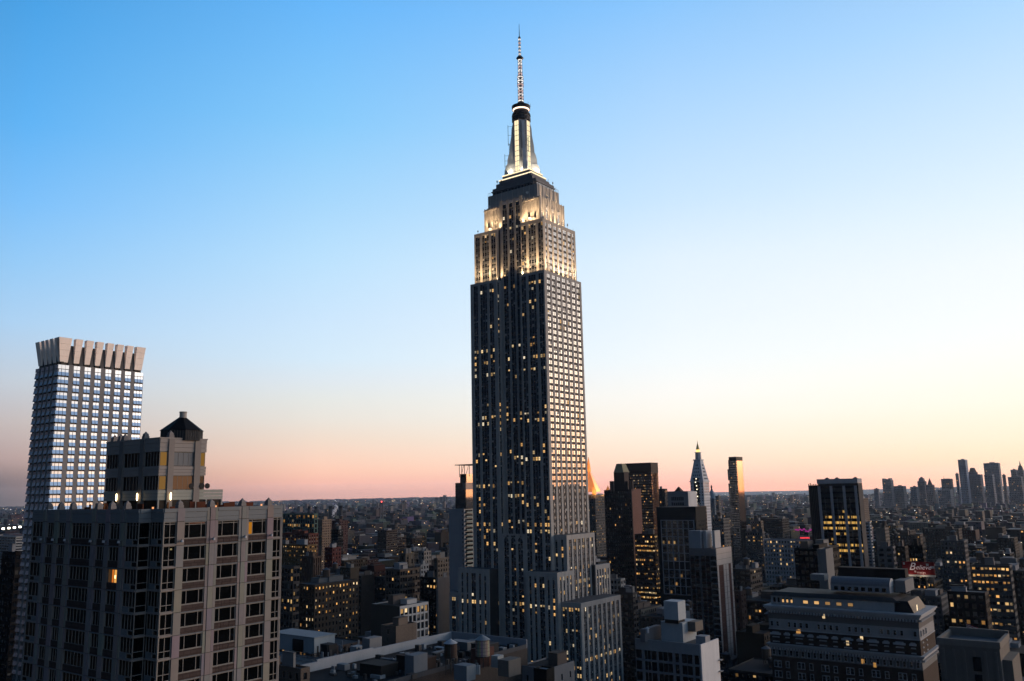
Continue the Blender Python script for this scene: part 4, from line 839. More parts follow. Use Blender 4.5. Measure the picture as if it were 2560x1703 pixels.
building('grey_stepped_block', 'small grey block with dark louvre band at the bronze tower foot', (1646, 1662, 1668, 1222, 860), sty('grey', lit=.03), clut=1, tank=0, guard=1268)
# --- dark hotel with pale window grid --------------------------------------
x1, y0, W, D, z1 = lot(1640, 1738, 1764, 1268, 700)
kh = thing('grid_front_hotel', 'black hotel slab with a pale grid of tall windows in the middle', 'building', (x1-W/2, y0+D/2, 0)); FOOT.append((x1-W-2, x1+2, y0-2, y0+D+2)); GUARD.append((1640, 1770, 1505, 700)); LM.append((1700, 'the grid front hotel'))
b = MB(); b.box(x1-W, x1, y0+.5, y0+D, 0, z1, 0, (.016, .018, .02)); b.build('wall', M_STONE, kh)
cols = [on_y(1652+k*13.6, 1301, y0).x for k in range(7)]; zr0 = on_y(1690, 1301, y0).z; RH = 6.35
for k in range(7): b = MB(); b.box(cols[k]-.3, cols[k]+.3, y0-.15, y0+.5, zr0-RH*9, zr0, 0, (.30, .32, .35)); b.build('pier', M_STONE, kh)
for r in range(10):
    z = zr0-r*RH; b = MB(); b.box(cols[0]-.3, cols[6]+.3, y0-.1, y0+.5, z-.28, z+.28, 0, (.30, .32, .35)); b.build('band', M_STONE, kh)
    if r < 9 and r != 5:
        for k in range(6):
            b = MB(); b.box(cols[k]+.3, cols[k+1]-.3, y0+.3, y0+.36, z-RH+.28, z-.28, 0); o = b.build('window', M_GLASS, kh)
            b = MB(); mx_ = lerp(cols[k], cols[k+1], .5); b.box(mx_-.07, mx_+.07, y0+.22, y0+.31, z-RH+.28, z-.28, 0, (.05, .05, .055)); b.box(cols[k]+.3, cols[k+1]-.3, y0+.2, y0+.31, z-RH*.5-.25, z-RH*.5+.1, 0, (.06, .06, .065)); b.build('frame', M_PAINT, o)
    if r == 5: b = MB(); b.box(cols[0]-.2, cols[6]+.2, y0+.1, y0+.49, z-RH+.28, z-.28, 0, (.02, .02, .022)); b.build('louvre_band', M_PAINT, kh)
b = MB()
for (r, k) in ((2, 0), (2, 1), (2, 2), (4, 2), (6, 3), (7, 2), (2, 2), (8, 1), (5, 1)):
    a = cols[k]+.5; b.fquad('N', y0, a, a+1.6, -.28, zr0-r*RH-RH+.6, zr0-r*RH-RH*.55, 0, warm(.25, .8))
b.build('lit_window', M_GLOW, kh, kind='stuff')
b = MB()
for k in range(6):
    y = y0+2+k*(D-3)/6
    for r in range(14): 
        z = zr0-r*3.2
        if random.random() < .8: b.box(x1-.2, x1+.05, y, y+1.3, z-1.6, z, 0, (.05, .06, .07))
b.build('side_window', M_GLASSW, kh, kind='stuff')
b = MB(); b.box(x1-W+.3, x1-.3, y0+.8, y0+D-.3, z1-.1, z1+.12, 0, (.04, .04, .045)); b.build('roof', M_ROOF, kh)

# --- lit office block, ornate tan tower behind ----------------------------
building('lit_office_block', 'brown office block with rows of brightly lit floors beside the grid front hotel', (1586, 1636, 1646, 1336, 725), sty('office', c=(.07, .05, .042), lit=.5, lk=1.25), clut=2, tank=0, guard=1455, lm='the lit office block')
building('tan_terrace_block', 'tan stone block with arcaded top storeys in front of the clock tower', (1738, 1742, 1766, 1266, 1000), sty('tan', c=(.26, .18, .12), bay=3.4, ww=2.0, fh=4.2, wh=2.8, lit=.12), clut=1, tank=0, guard=1325)
# blue domed tower with statue + white tower next to it
p = at(1780, 1240, 1900); db = thing('domed_tower', 'bluish tower with statue on its rounded roof behind the clock tower', 'building', (p.x, p.y, 0)); zt = at(1780, 1232, 1900).z
P = newP(); shell(P, p.x+9, p.y-9, 18, 18, 0, zt-12, sty('grey', c=(.2, .25, .3))); finish(P, db)
b = MB(); b.cone(p.x, p.y, 9, 7.6, zt-12, zt-4, 12, 0, (.25, .33, .4)); b.cone(p.x, p.y, 7.6, 2.4, zt-4, zt+5, 12, 0, (.25, .33, .4)); b.build('dome', M_STONE, db)
b = MB(); b.cone(p.x, p.y, 2.6, 1.4, zt+5, zt+9, 8, 0, (.06, .05, .05)); b.cone(p.x, p.y, 1.5, 2.1, zt+9, zt+13, 8, 0, (.06, .05, .05)); b.cone(p.x, p.y, 2.1, .3, zt+13, zt+16.5, 8, 0, (.06, .05, .05)); b.build('statue', M_PAINT, db)
FOOT.append((p.x-11, p.x+11, p.y-11, p.y+11)); GUARD.append((1772, 1790, 1290, 1880))
building('white_slim_tower', 'white slim tapering tower right of the domed tower', (1788, 1796, 1802, 1240, 1850), sty('white', lit=.1), clut=1, tank=0, guard=1290)
building('stone_double_block', 'grey stone block with paler right side below the domed tower', (1780, 1808, 1824, 1296, 1000), sty('grey', c=(.13, .13, .13), lit=.12), guard=1340)

# --- white-roofed brick tower in front of the clock tower ------------------
x1, y0, W, D, z1 = lot(1722, 1790, 1828, 1372, 490)
bt = thing('banded_brick_tower', 'pale-cornered brick tower with white roof boxes below the clock tower', 'building', (x1-W/2, y0+D/2, 0)); FOOT.append((x1-W-2, x1+2, y0-2, y0+D+2)); GUARD.append((1720, 1840, 1640, 490)); LM.append((1780, 'the banded brick tower'))
BRK = (.12, .058, .048); PAL = (.48, .42, .385)
P = newP(); P['wm'] = M_BRICK; facade(P, 'N', y0, x1-W, x1-.4, 30, z1, dict(c=(.085, .05, .045), bay=3.0, ww=2.0, fh=3.0, wh=1.8, lit=.01, par=4, cpier=(.15, .16, .175), cp=(.2, .2, .21), grp=2)); P['wall'].box(x1-W, x1-.4, y0+.4, y0+D, 30, z1-.2, 0, BRK); finish(P, bt)
b = MB(); b.fbox('W', x1, y0, y0+D, -.4, 0, 30, z1-9, 0, BRK); b.build('west_wall', M_BRICK, bt)
b = MB(); b.fbox('W', x1, y0, y0+D, -.4, .05, z1-9, z1, 0, PAL); b.build('west_wall_top', M_STONE, bt)
for t in (.40, .58): b = MB(); b.fbox('W', x1, y0+D*t, y0+D*(t+.15), 0, .12, 30, z1-9, 0, PAL); b.build('pale_strip', M_STONE, bt)
for t in (0, .9): b = MB(); b.fbox('W', x1, y0+D*t+.05, y0+D*(t+.1)-.05, 0, .1, 30, z1-9, 0, PAL); b.build('pale_strip', M_STONE, bt)
for k in range(28): b = MB(); z = z1-3-k*3.0; b.fbox('W', x1, y0+.1, y0+D-.1, .12, .15, z, z+.12, 0, (.12, .09, .085)); b.build('joint_band', M_PAINT, bt)
for k in range(26):
    z = z1-6-k*3.0; b = MB(); b.box(x1-3.4, x1-.2, y0-.25, y0+.02, z, z+1.7, 0); o = b.build('corner_window', M_GLASS, bt); b = MB(); b.box(x1-3.6, x1+.1, y0-.35, y0+.3, z-.7, z-.1, 0, (.2, .21, .22)); b.build('slab_edge', M_STONE, bt)
za_ = at(1760, 1325, 500).z
for (a, c, col) in ((1722, 1756, (.28, .31, .35)), (1757, 1778, (.4, .4, .41)), (1780, 1800, (.52, .5, .49))):
    q = lot(a, c-6 if a < 1750 else c-14, c, 1327, 497); b = MB(); b.box(q[0]-q[2], q[0], q[1], q[1]+max(4, q[3]), z1-.2, q[4], 0, col); b.build('roof_box', M_STONE, bt)

# --- white cube building, bottom centre right ------------------------------
x1, y0, W, D, z1 = lot(1588, 1752, 1797, 1612, 256)
mc = thing('white_cube_block', 'white and grey apartment block with a pale cube tank house on its roof', 'building', (x1-W/2, y0+D/2, 0)); FOOT.append((x1-W-2, x1+2, y0-2, y0+D+2)); GUARD.append((1585, 1800, 1703, 256)); LM.append((1690, 'the white cube block'))
GRY = (.2, .215, .235); WHT = (.66, .66, .67)
b = MB(); b.box(x1-W+.4, x1-.4, y0+.5, y0+D, 0, z1-.8, 0, (.02, .02, .022)); b.build('core', M_DARK, mc)
b = MB(); b.fbox('W', x1, y0, y0+D, -.4, 0, 0, z1, 0, WHT); b.build('west_wall', M_STONE, mc)
b = MB(); b.fbox('N', y0, x1-W, x1-.41, -.5, 0, z1-3.0, z1, 0, (.26, .28, .3)); b.build('parapet', M_STONE, mc)
b = MB(); b.box(x1-W+.4, x1-.4, y0+.5, y0+D, z1-.9, z1-.7, 0, (.10, .11, .12)); b.build('roof', M_ROOF, mc)
ub = [0, .10, .14, .36, .40, .60, .66, .86, .93, 1.]
for k in range(9):
    u0_, u1_ = x1-W+ub[k]*(W-.4), x1-W+ub[k+1]*(W-.4)
    if k % 2 == 0 and k in (0, 2, 4, 6, 8):
        pass
for f in range(11):
    z = z1-3.0-f*3.05
    b = MB(); b.fbox('N', y0, x1-W, x1-.41, -.5, .05, z-3.05, z-3.05+.55, 0, GRY); b.build('slab_band', M_STONE, mc)
    for (a, c, nl) in ((.0, .1, 1), (.14, .24, 2), (.25, .335, 1), (.36, .58, 3), (.62, .68, 1), (.72, .88, 2), (.91, .98, 1)):
        u0_, u1_ = x1-W+a*(W-.4), x1-W+c*(W-.4); b = MB(); b.fbox('N', y0, u0_, u1_, -.3, -.24, z-2.5, z, 0); o = b.build('window', M_GLASS, mc)
        b = MB()
        for j in range(nl+1): u = lerp(u0_, u1_, j/nl); b.fbox('N', y0, u-.05, u+.05, -.25, -.12, z-2.5, z, 0, (.16, .17, .18))
        b.build('frame', M_PAINT, o)
for (a, c) in ((.1, .14), (.335, .36), (.58, .62), (.68, .72), (.88, .91), (.98, 1)):
    b = MB(); b.fbox('N', y0, x1-W+a*(W-.4), x1-W+c*(W-.4)-.01, -.5, -.02, 40, z1-3, 0, GRY); b.build('pier', M_STONE, mc)
for k in range(9): b = MB(); z = z1-6-k*3.05; b.fbox('W', x1, y0+D-1.2, y0+D+.3, .0, .9, z, z+.2, 0, (.3, .3, .3)); b.build('balcony', M_STONE, mc)
def pbox(name, xl, xc, xr, yt, yb, dist, col, root, mt_=None, dmin=1.):
    q = lot(xl, xc, xr, yt, dist); zb_ = at(xc, yb, dist).z; b = MB(); b.box(q[0]-q[2], q[0], q[1], q[1]+max(dmin, q[3]), zb_, q[4], 0, col); return b.build(name, mt_ or M_STONE, root), q, zb_
pbox('cube_tank_house', 1659, 1694, 1713, 1505, 1552, 262, (.42, .46, .49), mc)
pbox('tank_house_base', 1662, 1696, 1712, 1551, 1560, 262, (.03, .03, .03), mc)
pbox('stair_house', 1652, 1706, 1740, 1558, 1608, 262, (.36, .4, .43), mc)
pbox('plant_unit', 1705, 1738, 1757, 1556, 1580, 264, (.17, .15, .13), mc)
pbox('plant_unit', 1600, 1612, 1652, 1574, 1606, 262, (.16, .165, .18), mc)
pbox('plant_unit', 1739, 1763, 1775, 1592, 1612, 259, (.30, .31, .33), mc)
q = at(1618, 1572, 262); b = MB(); b.cone(q.x, q.y, .5, .5, q.z-1.2, q.z, 10, 0, (.5, .5, .52)); b.cone(q.x, q.y, .7, .2, q.z, q.z+.5, 10, 0, (.5, .5, .52)); b.build('roof_vent', M_PAINT, mc)

# --- dark office tower with white columns ------------------------------------
x1, y0, W, D, z1 = -156.9, 584.3, 32.4, 10., 140.9
oc = thing('white_column_tower', 'black glass office tower with slim white columns and bright yellow floors', 'building', (x1-W/2, y0+D/2, 0)); FOOT.append((x1-W-2, x1+2, y0-2, y0+D+2)); GUARD.append((2014, 2165, 1425, 600)); LM.append((2090, 'the white column tower'))
xm = on_y(2042, 1200, y0).x
b = MB(); b.box(xm+.3, x1-.1, y0+.45, y0+D, 0, z1-2, 0); b.build('glass_wall', M_GLASS, oc)
b = MB(); b.box(x1-W, xm+.3, y0+1.2, y0+D-2, 0, z1-4, 0, (.02, .02, .022)); b.build('dark_wing', M_STONE, oc)
b = MB(); b.box(xm, x1, y0-.3, y0+D, z1-3.0, z1, 0, (.42, .43, .46)); b.build('white_cap', M_STONE, oc)
b = MB(); b.box(x1-.09, x1+.05, y0+.46, y0+D, 0, z1-3.05, 0, (.06, .06, .065)); b.build('side_wall', M_STONE, oc)  # dark cover added over the glass to suppress its bright sky reflection
for px in (2047, 2077, 2109, 2138): u = on_y(px, 1215, y0).x; b = MB(); b.box(u-.75, u+.75, y0-.35, y0+.44, 0, z1-4.6, 0, (.36, .37, .40)); b.build('column', M_STONE, oc)
for px in (2062, 2093, 2124): u = on_y(px, 1250, y0).x; b = MB(); b.box(u-.14, u+.14, y0+.1, y0+.44, 0, z1-12, 0, (.09, .095, .1)); b.build('mullion', M_PAINT, oc)
for f in range(38): b = MB(); z = z1-4.8-f*3.55; b.box(xm+.3, x1-.12, y0+.36, y0+.46, z-1.2, z, 0, (.012, .012, .014)); b.build('floor_band', M_PAINT, oc)
b = MB(); hot_rows = {5: .5, 6: .75, 7: .55, 8: .15, 9: .12, 10: .5, 11: .6, 12: .35, 14: .5, 15: .4, 16: .5, 17: .25}
for f in range(22):
    for k in range(44):
        seg = (f, k//5); pr = hot_rows.get(f, .02)
        if random.Random(hash(seg)).random() < pr*1.3 and random.random() < .72:
            u = lerp(xm+.6, x1-.4, k/44); z = z1-4.8-f*3.55; b.fquad('N', y0+.42, u, u+.58, 0, z-2.9, z-1.35, 0, (lambda k_: (1.1*k_, .62*k_, .15*k_))(random.uniform(.2, .75)))
b.build('lit_window', M_GLOW, oc, kind='stuff')
for t in (.2, .45, .9): b = MB(); u = lerp(xm, x1, t); b.frus(u-1.3, u+1.3, y0+3, y0+7, z1, u-.3, u+.3, y0+5, y0+5.3, z1+1.0, 0, (.03, .02, .02)); b.build('roof_hatch', M_PAINT, oc)
for k in range(6): b = MB(); u = lerp(x1-W+.4, xm-.5, k/5); b.box(u-.25, u+.25, y0+.9, y0+1.2, 0, z1-3.4+random.random(), 0, (.05, .045, .045)); b.build('wing_mullion', M_PAINT, oc)

# --- white arcaded building with lit windows ----------------------------------
building('white_lit_block', 'white loft block with scattered glowing windows left of the white column tower', (1909, 2034, 2044, 1350, 830), sty('white', c=(.36, .365, .38), bay=2.75, ww=1.35, fh=3.9, wh=2.3, lit=.16, lk=1.3, cp=(.42, .42, .44)), clut=2, tank=0, guard=1450, lm='the white lit block')
building('black_loft_block', 'black roofed loft block in front of the white lit block', (1985, 2046, 2098, 1372, 520), sty('dark', lit=.01), clut=3, tank=0, guard=1410)
building('pale_roof_hut', 'small pale roof house in front of the white column tower', (2042, 2064, 2082, 1373, 500), sty('pale', c=(.2, .2, .2)), n=False, w=False, clut=0, tank=0, z0=60)

# --- grand classical building with cornices -----------------------------------
x1, y0, W, D, z1 = lot(1921, 2294, 2318, 1536, 340)
gh = thing('cornice_hotel', 'grand brick hotel block with heavy white cornices and mansard roofs lower right', 'building', (x1-W/2, y0+D/2, 0)); FOOT.append((x1-W-2, x1+2, y0-2, y0+D+10)); GUARD.append((1915, 2330, 1703, 340)); LM.append((2120, 'the cornice hotel')); D = 24.
BR = (.06, .042, .034); TC = (.40, .405, .415)
b = MB(); b.box(x1-W+.4, x1-.4, y0+.4, y0+D, 0, z1-1, 0, (.02, .02, .022)); b.build('core', M_DARK, gh)
zc2 = on_y(2100, 1632, y0).z; levels_q = []
def cornice(z, h, d, c):
    b = MB()
    for k, (a, e) in enumerate(((.0, .35), (.35, .7), (.7, 1.))): b.box(x1-W-d*e, x1+d*e, y0-d*e, y0+D+d*e, z+h*a, z+h*((.35, .7, 1.)[k])-.003, 0, c)
    b.build('cornice', M_STONE, gh)
    n = int(W/1.05)
    me = shared(('dentil', h), lambda mb: mb.box(-.26, .26, -d*.75, .1, -.75, -.02, 0, c), [M_STONE])
    for k in range(n): piece('dentil', me, gh, (x1-W+.5+k*(W-1)/(n-1), y0, z))
    for k in range(int(D/1.05)): piece('dentil', me, gh, (x1, y0+.6+k*1.05, z), math.pi/2)
cornice(z1-1.9, 1.9, 1.4, TC)
# floors under the cornice: attic frieze, then brick storeys with paired windows
bays = 12
def qwall(za, zb, c, name, m_, d=0.):
    b = MB(); b.box(x1-W-d, x1+d, y0-d, y0+.4, za, zb, 0, c); b.build(name, m_, gh); b = MB(); b.box(x1-.4, x1+d, y0+.41, y0+D, za, zb, 0, c); b.build(name, m_, gh)
def qwin(u0, u1, za, zb, face='N', fr=TC, arch=False):
    key = ('window', 'q', round(u1-u0, 2), round(zb-za, 2), arch)
    w, h = round(u1-u0, 2), round(zb-za, 2)
    def fg(mb): mb.box(0, w, -.06, .0, 0, h)
    def ff(mb):
        mb.box(-.16, 0, -.2, 0, -.1, h+.1, 0, fr); mb.box(w, w+.16, -.2, 0, -.1, h+.1, 0, fr); mb.box(-.25, w+.25, -.28, 0, -.28, -.1, 0, fr); mb.box(0, w, -.1, -.05, h*.48, h*.54, 0, (.2, .2, .2))
        if arch: mb.cone(w/2, 0, w*.62, w*.5, 0, .2, 12, 0, fr); mb.v[-24:] = [(x, -.2*(1 if z > .1 else 0), h+(y)) for x, y, z in mb.v[-24:]]
        else: mb.box(-.16, w+.16, -.2, 0, h, h+.2, 0, fr)
    o = piece('window', shared(key, fg, [M_GLASS]), gh, (u0, y0-.01, za) if face == 'N' else (x1+.01, u0, za), 0 if face == 'N' else math.pi/2)
    f = bpy.data.objects.new('frame', shared(('frame',)+key, ff, [M_STONE])); COL.objects.link(f); f.parent = o
zf = z1-1.9
qwall(zf-3.0, zf, (.16, .15, .145), 'frieze_wall', M_STONE, .02); qwall(zf-6.6, zf-3.01, (.34, .335, .33), 'attic_wall', M_STONE)
for k in range(bays*2):
    u = x1-W+1.2+k*(W-2.6)/(bays*2-1)
    if k % 5 != 2: qwin(u-.45, u+.45, zf-5.6, zf-4.0)
for k in range(3): qwin(y0+1.5+k*4, y0+2.6+k*4, zf-5.6, zf-4.0, 'W')
b = MB(); b.box(x1-W-.2, x1+.2, y0-.2, y0+D, zf-6.95, zf-6.62, 0, TC); b.build('string_course', M_STONE, gh)
z3 = zf-6.95; qwall(zc2+1.4, z3, BR, 'brick_wall', M_BRICK)
nfl = 3; fhq = (z3-zc2-1.4)/nfl
for f in range(nfl):
    za = z3-(f+1)*fhq
    for k in range(bays):
        u = x1-W+2.4+k*(W-4.8)/(bays-1); wide = k % 2 == 0
        qwin(u-(1.15 if wide else .6), u-(.1 if wide else -.6), za+.7, za+fhq-1.0, 'N', arch=False)
        if wide: qwin(u+.1, u+1.15, za+.7, za+fhq-1.0, 'N', arch=False)
        if f == 0: b = MB(); hw_ = 2.0 if wide else 1.1; b.box(u-hw_, u+hw_, y0-.9, y0, za-.15, za+.5, 0, TC); b.build('balconette', M_STONE, gh)
    for k in range(2): qwin(y0+3+k*6, y0+4.2+k*6, za+.7, za+fhq-1.0, 'W')
cornice(zc2, 1.4, 1.2, TC); qwall(zc2-3.4, zc2-.01, (.2, .2, .195), 'frieze_wall', M_STONE)
for k in range(bays*2): u = x1-W+1.2+k*(W-2.6)/(bays*2-1); qwin(u-.45, u+.45, zc2-2.7, zc2-.95)
qwall(0, zc2-3.41, (.07, .05, .042), 'lower_brick_wall', M_BRICK)
for f in range(7):
    for k in range(bays):
        u = x1-W+2.4+k*(W-4.8)/(bays-1); za = zc2-7.0-f*3.7; qwin(u-1.2, u-.1, za, za+2.0)
        if k % 2 == 0: qwin(u+.2, u+1.3, za, za+2.0)
# mansard penthouse set back behind the cornice
zm = on_y(2100, 1478, y0+2).z; ztp = at(1929, 1470, 346).z
b = MB(); b.box(x1-W+.6, x1-8, y0+2.2, y0+D-2, z1-.02, z1+3.3, 0, (.36, .365, .37)); b.build('penthouse_wall', M_STONE, gh)
b = MB(); b.frus(x1-W+.2, x1-6, y0+1.8, y0+D-1.6, z1+3.3, x1-W+1.5, x1-9, y0+4.5, y0+D-4, z1+4.6, 0, (.018, .018, .02)); b.build('penthouse_roof', M_PAINT, gh)
for k in range(10):
    u = x1-W+1.6+k*1.65 if k < 5 else x1-W+13+(k-5)*4.1; w = .9 if k < 5 else 1.9
    b = MB(); b.box(u, u+w, y0+2.1, y0+2.2, z1+1.0, z1+(2.7 if k < 5 else 2.2), 0); b.build('penthouse_window', M_GLASS, gh)
    if k in (2, 3, 4, 5, 6, 7, 8, 9): b = MB(); b.fquad('N', y0+2.09, u+.1, u+w-.1, 0, z1+1.05, z1+2.1, 0, tuple(v*(1.0 if k < 7 else .4) for v in (.75, .42, .16))); b.build('lit_pane', M_GLOW, gh)
b = MB(); b.frus(x1-8, x1-1.5, y0+2, y0+D-3, z1-.02, x1-7.4, x1-3.5, y0+3, y0+D-4, z1+3.8, 0, (.02, .02, .022)); b.build('slate_dormer', M_PAINT, gh)
for (xl, xc, xr, yt, yb_, dist, col, nm) in ((2075, 2222, 2234, 1448, 1484, 352, (.13, .135, .145), 'barrel_roof_hall'), (2236, 2262, 2284, 1452, 1482, 356, (.2, .205, .21), 'roof_house'), (2025, 2060, 2070, 1437, 1452, 362, (.24, .24, .24), 'roof_house'), (2095, 2262, 2270, 1424, 1450, 366, (.015, .014, .016), 'roof_house')):
    if nm == 'barrel_roof_hall':
        q = lot(xl, xc, xr, yt, dist); zb_ = at(xc, yb_, dist).z; b = MB(); dd = 7.; zs_ = lerp(zb_, q[4], .45); n = 10
        b.box(q[0]-q[2], q[0], q[1], q[1]+dd, zb_, zs_, 0, (.30, .31, .33)); pr = [(q[1]+dd/2-dd/2*math.cos(math.pi*i/n), zs_+(q[4]-zs_)*math.sin(math.pi*i/n)) for i in range(n+1)]
        for (ya1, za1), (yb1, zb1) in zip(pr, pr[1:]): b.poly([(q[0]-q[2], ya1, za1), (q[0], ya1, za1), (q[0], yb1, zb1), (q[0]-q[2], yb1, zb1)], 0, (.17, .18, .2))
        b.poly([(q[0]+.01, yy, zz) for yy, zz in pr], 0, (.5, .5, .5)); b.build(nm, M_STONE, gh)
        for k in range(8): u = q[0]-q[2]+2+k*(q[2]-4)/7; b = MB(); b.box(u-.7, u+.7, q[1]-.06, q[1]+.1, zb_+.4, zb_+1.7, 0, (.02, .02, .022)); b.build('hall_window', M_GLASSD, gh)
    else: pbox(nm, xl, xc, xr, yt, yb_, dist, col, gh, dmin=5)
p = at(2276, 1506, 338); b = MB(); b.fquad('W', x1-1.4, y0+6, y0+7.2, 0, z1+.4, z1+2.4, 0, (1.6, 1.25, .8)); b.build('lit_pane', M_GLOW, gh)
b = MB()
for (px, py) in ((2154, 1595), (2119, 1607), (1994, 1580), (2059, 1540), (1998, 1579), (2157, 1653), (2187, 1662)): p = on_y(px, py, y0-.14); b.box(p.x-.5, p.x+.5, p.y-.05, p.y, p.z-.9, p.z+.7, 0, warm(.6, 1.6))
b.build('lit_window', M_GLOW, gh, kind='stuff')

# --- stone tower top, bottom right corner ----------------------------------------
q = lot(2345, 2497, 2562, 1606, 250); x1, y0, W, D, z1 = q; D = 16.
st_ = thing('stepped_stone_tower', 'pale stone tower top with stepped corners and roof terrace in the bottom right corner', 'building', (x1-W/2, y0+D/2, 0)); FOOT.append((x1-W-2, x1+8, y0-2, y0+D+2)); GUARD.append((2340, 2560, 1703, 250)); LM.append((2450, 'the stepped stone tower'))
SB = (.17, .155, .14)
b = MB(); b.box(x1-W, x1, y0, y0+D, 0, z1-1.6, 0, SB); b.build('shaft', M_STONE, st_)
b = MB(); b.box(x1-.02, x1+2.2, y0+2, y0+D-1, 0, z1-4.4, 0, SB); b.build('stepped_corner', M_STONE, st_)
b = MB(); b.box(x1-W-.25, x1+.25, y0-.25, y0+.5, z1-1.58, z1, 0, tuple(v*1.25 for v in SB)); b.build('parapet', M_STONE, st_)
b = MB(); b.box(x1-.5, x1+.25, y0+.51, y0+D, z1-1.58, z1-.01, 0, tuple(v*1.25 for v in SB)); b.build('parapet', M_STONE, st_)
b = MB(); b.box(x1-W-.25, x1-W+.5, y0+.51, y0+D, z1-1.58, z1-.01, 0, SB); b.build('parapet', M_STONE, st_)
b = MB(); b.box(x1-W, x1+.2, y0+D-.5, y0+D+.2, z1-1.57, z1+.6, 0, tuple(v*1.2 for v in SB)); b.build('parapet', M_STONE, st_)
b = MB(); b.box(x1-W+.5, x1-.5, y0+.5, y0+D-.5, z1-1.6, z1-1.45, 0, (.12, .125, .135)); b.build('terrace_floor', M_ROOF, st_)
for k in range(6): u = x1-W+1+k*(W-2)/5; b = MB(); b.box(u-.3, u+.3, y0-.2, y0+.02, 0, z1-2.5, 0, tuple(v*1.08 for v in SB)); b.build('fluted_rib', M_STONE, st_)
for px in (2402, 2445): p = on_y(px, 1626, y0); b = MB(); b.cone(p.x, p.y, .9, .9, 0, .12, 12, 0, SB); b.v = [(x, p.y-.02-z_, p.z+(y-p.y)) for x, y, z_ in b.v]; b.build('carved_roundel', M_STONE, st_)
p = on_y(2443, 1655, y0); b = MB(); b.box(p.x-.9, p.x+.9, p.y-.24, p.y-.02, p.z-2.2, p.z+1.2); b.build('window', M_GLASS, st_)
p = on_y(2447, 1695, y0); b = MB(); b.box(p.x-.8, p.x+.8, p.y-.24, p.y-.02, p.z-2.2, p.z+.8); b.build('window', M_GLASS, st_)
# --- red advertising hoarding ----------------------------------------------------
p0 = at(2262, 1408, 470); yb = p0.y; xa_, xb_ = on_y(2256, 1420, yb).x, on_y(2336, 1420, yb).x; zt = on_y(2300, 1405, yb).z; zb = on_y(2300, 1437, yb).z
rb = thing('red_billboard', 'red rooftop billboard with the white script word Believe', 'billboard', ((xa_+xb_)/2, yb, zb-6)); GUARD.append((2250, 2345, 1445, 468))
b = MB(); b.box(xa_, xb_, yb, yb+.4, zb, zt, 0, (.17, .006, .008)); b.build('panel', M_PAINT, rb)
b = MB(); b.box(xa_-.1, xb_+.1, yb-.12, yb+.45, zb-.9, zb-.05, 0, (.42, .43, .40)); b.build('catwalk', M_PAINT, rb)
for k in range(5): b = MB(); u = lerp(xa_+1, xb_-1, k/4); b.box(u-.15, u+.15, yb+.45, yb+.7, zb-6, zt-.3, 0, (.05, .05, .05)); b.build('strut', M_PAINT, rb)
M_LET = glow('sign_letters', 1.)
def lettering(t, x, z, size, c, shear=0.):
    cu = bpy.data.curves.new('lettering', 'FONT'); cu.body = t; cu.size = size; cu.extrude = .03; cu.shear = shear
    mt = simple('lettering_paint', c, .6); o = textmesh('lettering', cu, mt); bb = BASE[rb.name]; o.parent = rb; o.location = (x-bb[0], yb-.06-bb[1], z-bb[2]); o.rotation_euler = (math.pi/2, 0, 0)
h = zt-zb; lettering('B', lerp(xa_, xb_, .2), zb+h*.36, h*.82, (.9, .75, .72), .35); lettering('elieve', lerp(xa_, xb_, .41), zb+h*.42, h*.5, (.85, .7, .7), .35); lettering('*', lerp(xa_, xb_, .36), zb+h*.04, h*.4, (.85, .7, .65)); lettering('macys', lerp(xa_, xb_, .45), zb+h*.1, h*.26, (.6, .45, .42))
for (t, u, w_) in ((.85, .03, .06), (.25, .03, .08), (.8, .75, .08), (.62, .88, .12)): b = MB(); b.box(lerp(xa_, xb_, u), lerp(xa_, xb_, u+w_), yb-.03, yb, zb+h*(t-.1), zb+h*(t+.08), 0, (.4, .42, .43)); b.build('printed_tag', M_PAINT, rb)
for k in range(2): L = bpy.data.lights.new('billboard_lamp', 'POINT'); L.energy = 260; L.color = (1, .8, .6); L.shadow_soft_size = .3; o = bpy.data.objects.new('billboard_lamp', L); COL.objects.link(o); o.location = (lerp(xa_, xb_, .25+.4*k), yb-2.2, zb-.3)
# flag
p = at(2437, 1575, 330); fl = thing('flag', 'small striped flag flying above the dark rooftops beside the stepped stone tower', 'flag', (p.x, p.y, p.z-8)); b = MB(); b.tube((p.x-2.4, p.y, p.z-8), (p.x-2.4, p.y, p.z+2.2), .07, 6, 0, (.3, .3, .3)); b.build('pole', M_PAINT, fl)
b = MB(); n = 9
for k in range(n):
    for j in range(10):
        ff = lambda t, v: (p.x-2.4+t*3.4, p.y+.25*math.sin(t*7)*t, p.z+1.9-v*2.2-t*1.1)
        b.poly([ff(j/10, (k+1)/n), ff((j+1)/10, (k+1)/n), ff((j+1)/10, k/n), ff(j/10, k/n)], 0, (.35, .03, .04) if k % 2 == 0 else (.5, .48, .48))
b.build('cloth', M_PAINT, fl)
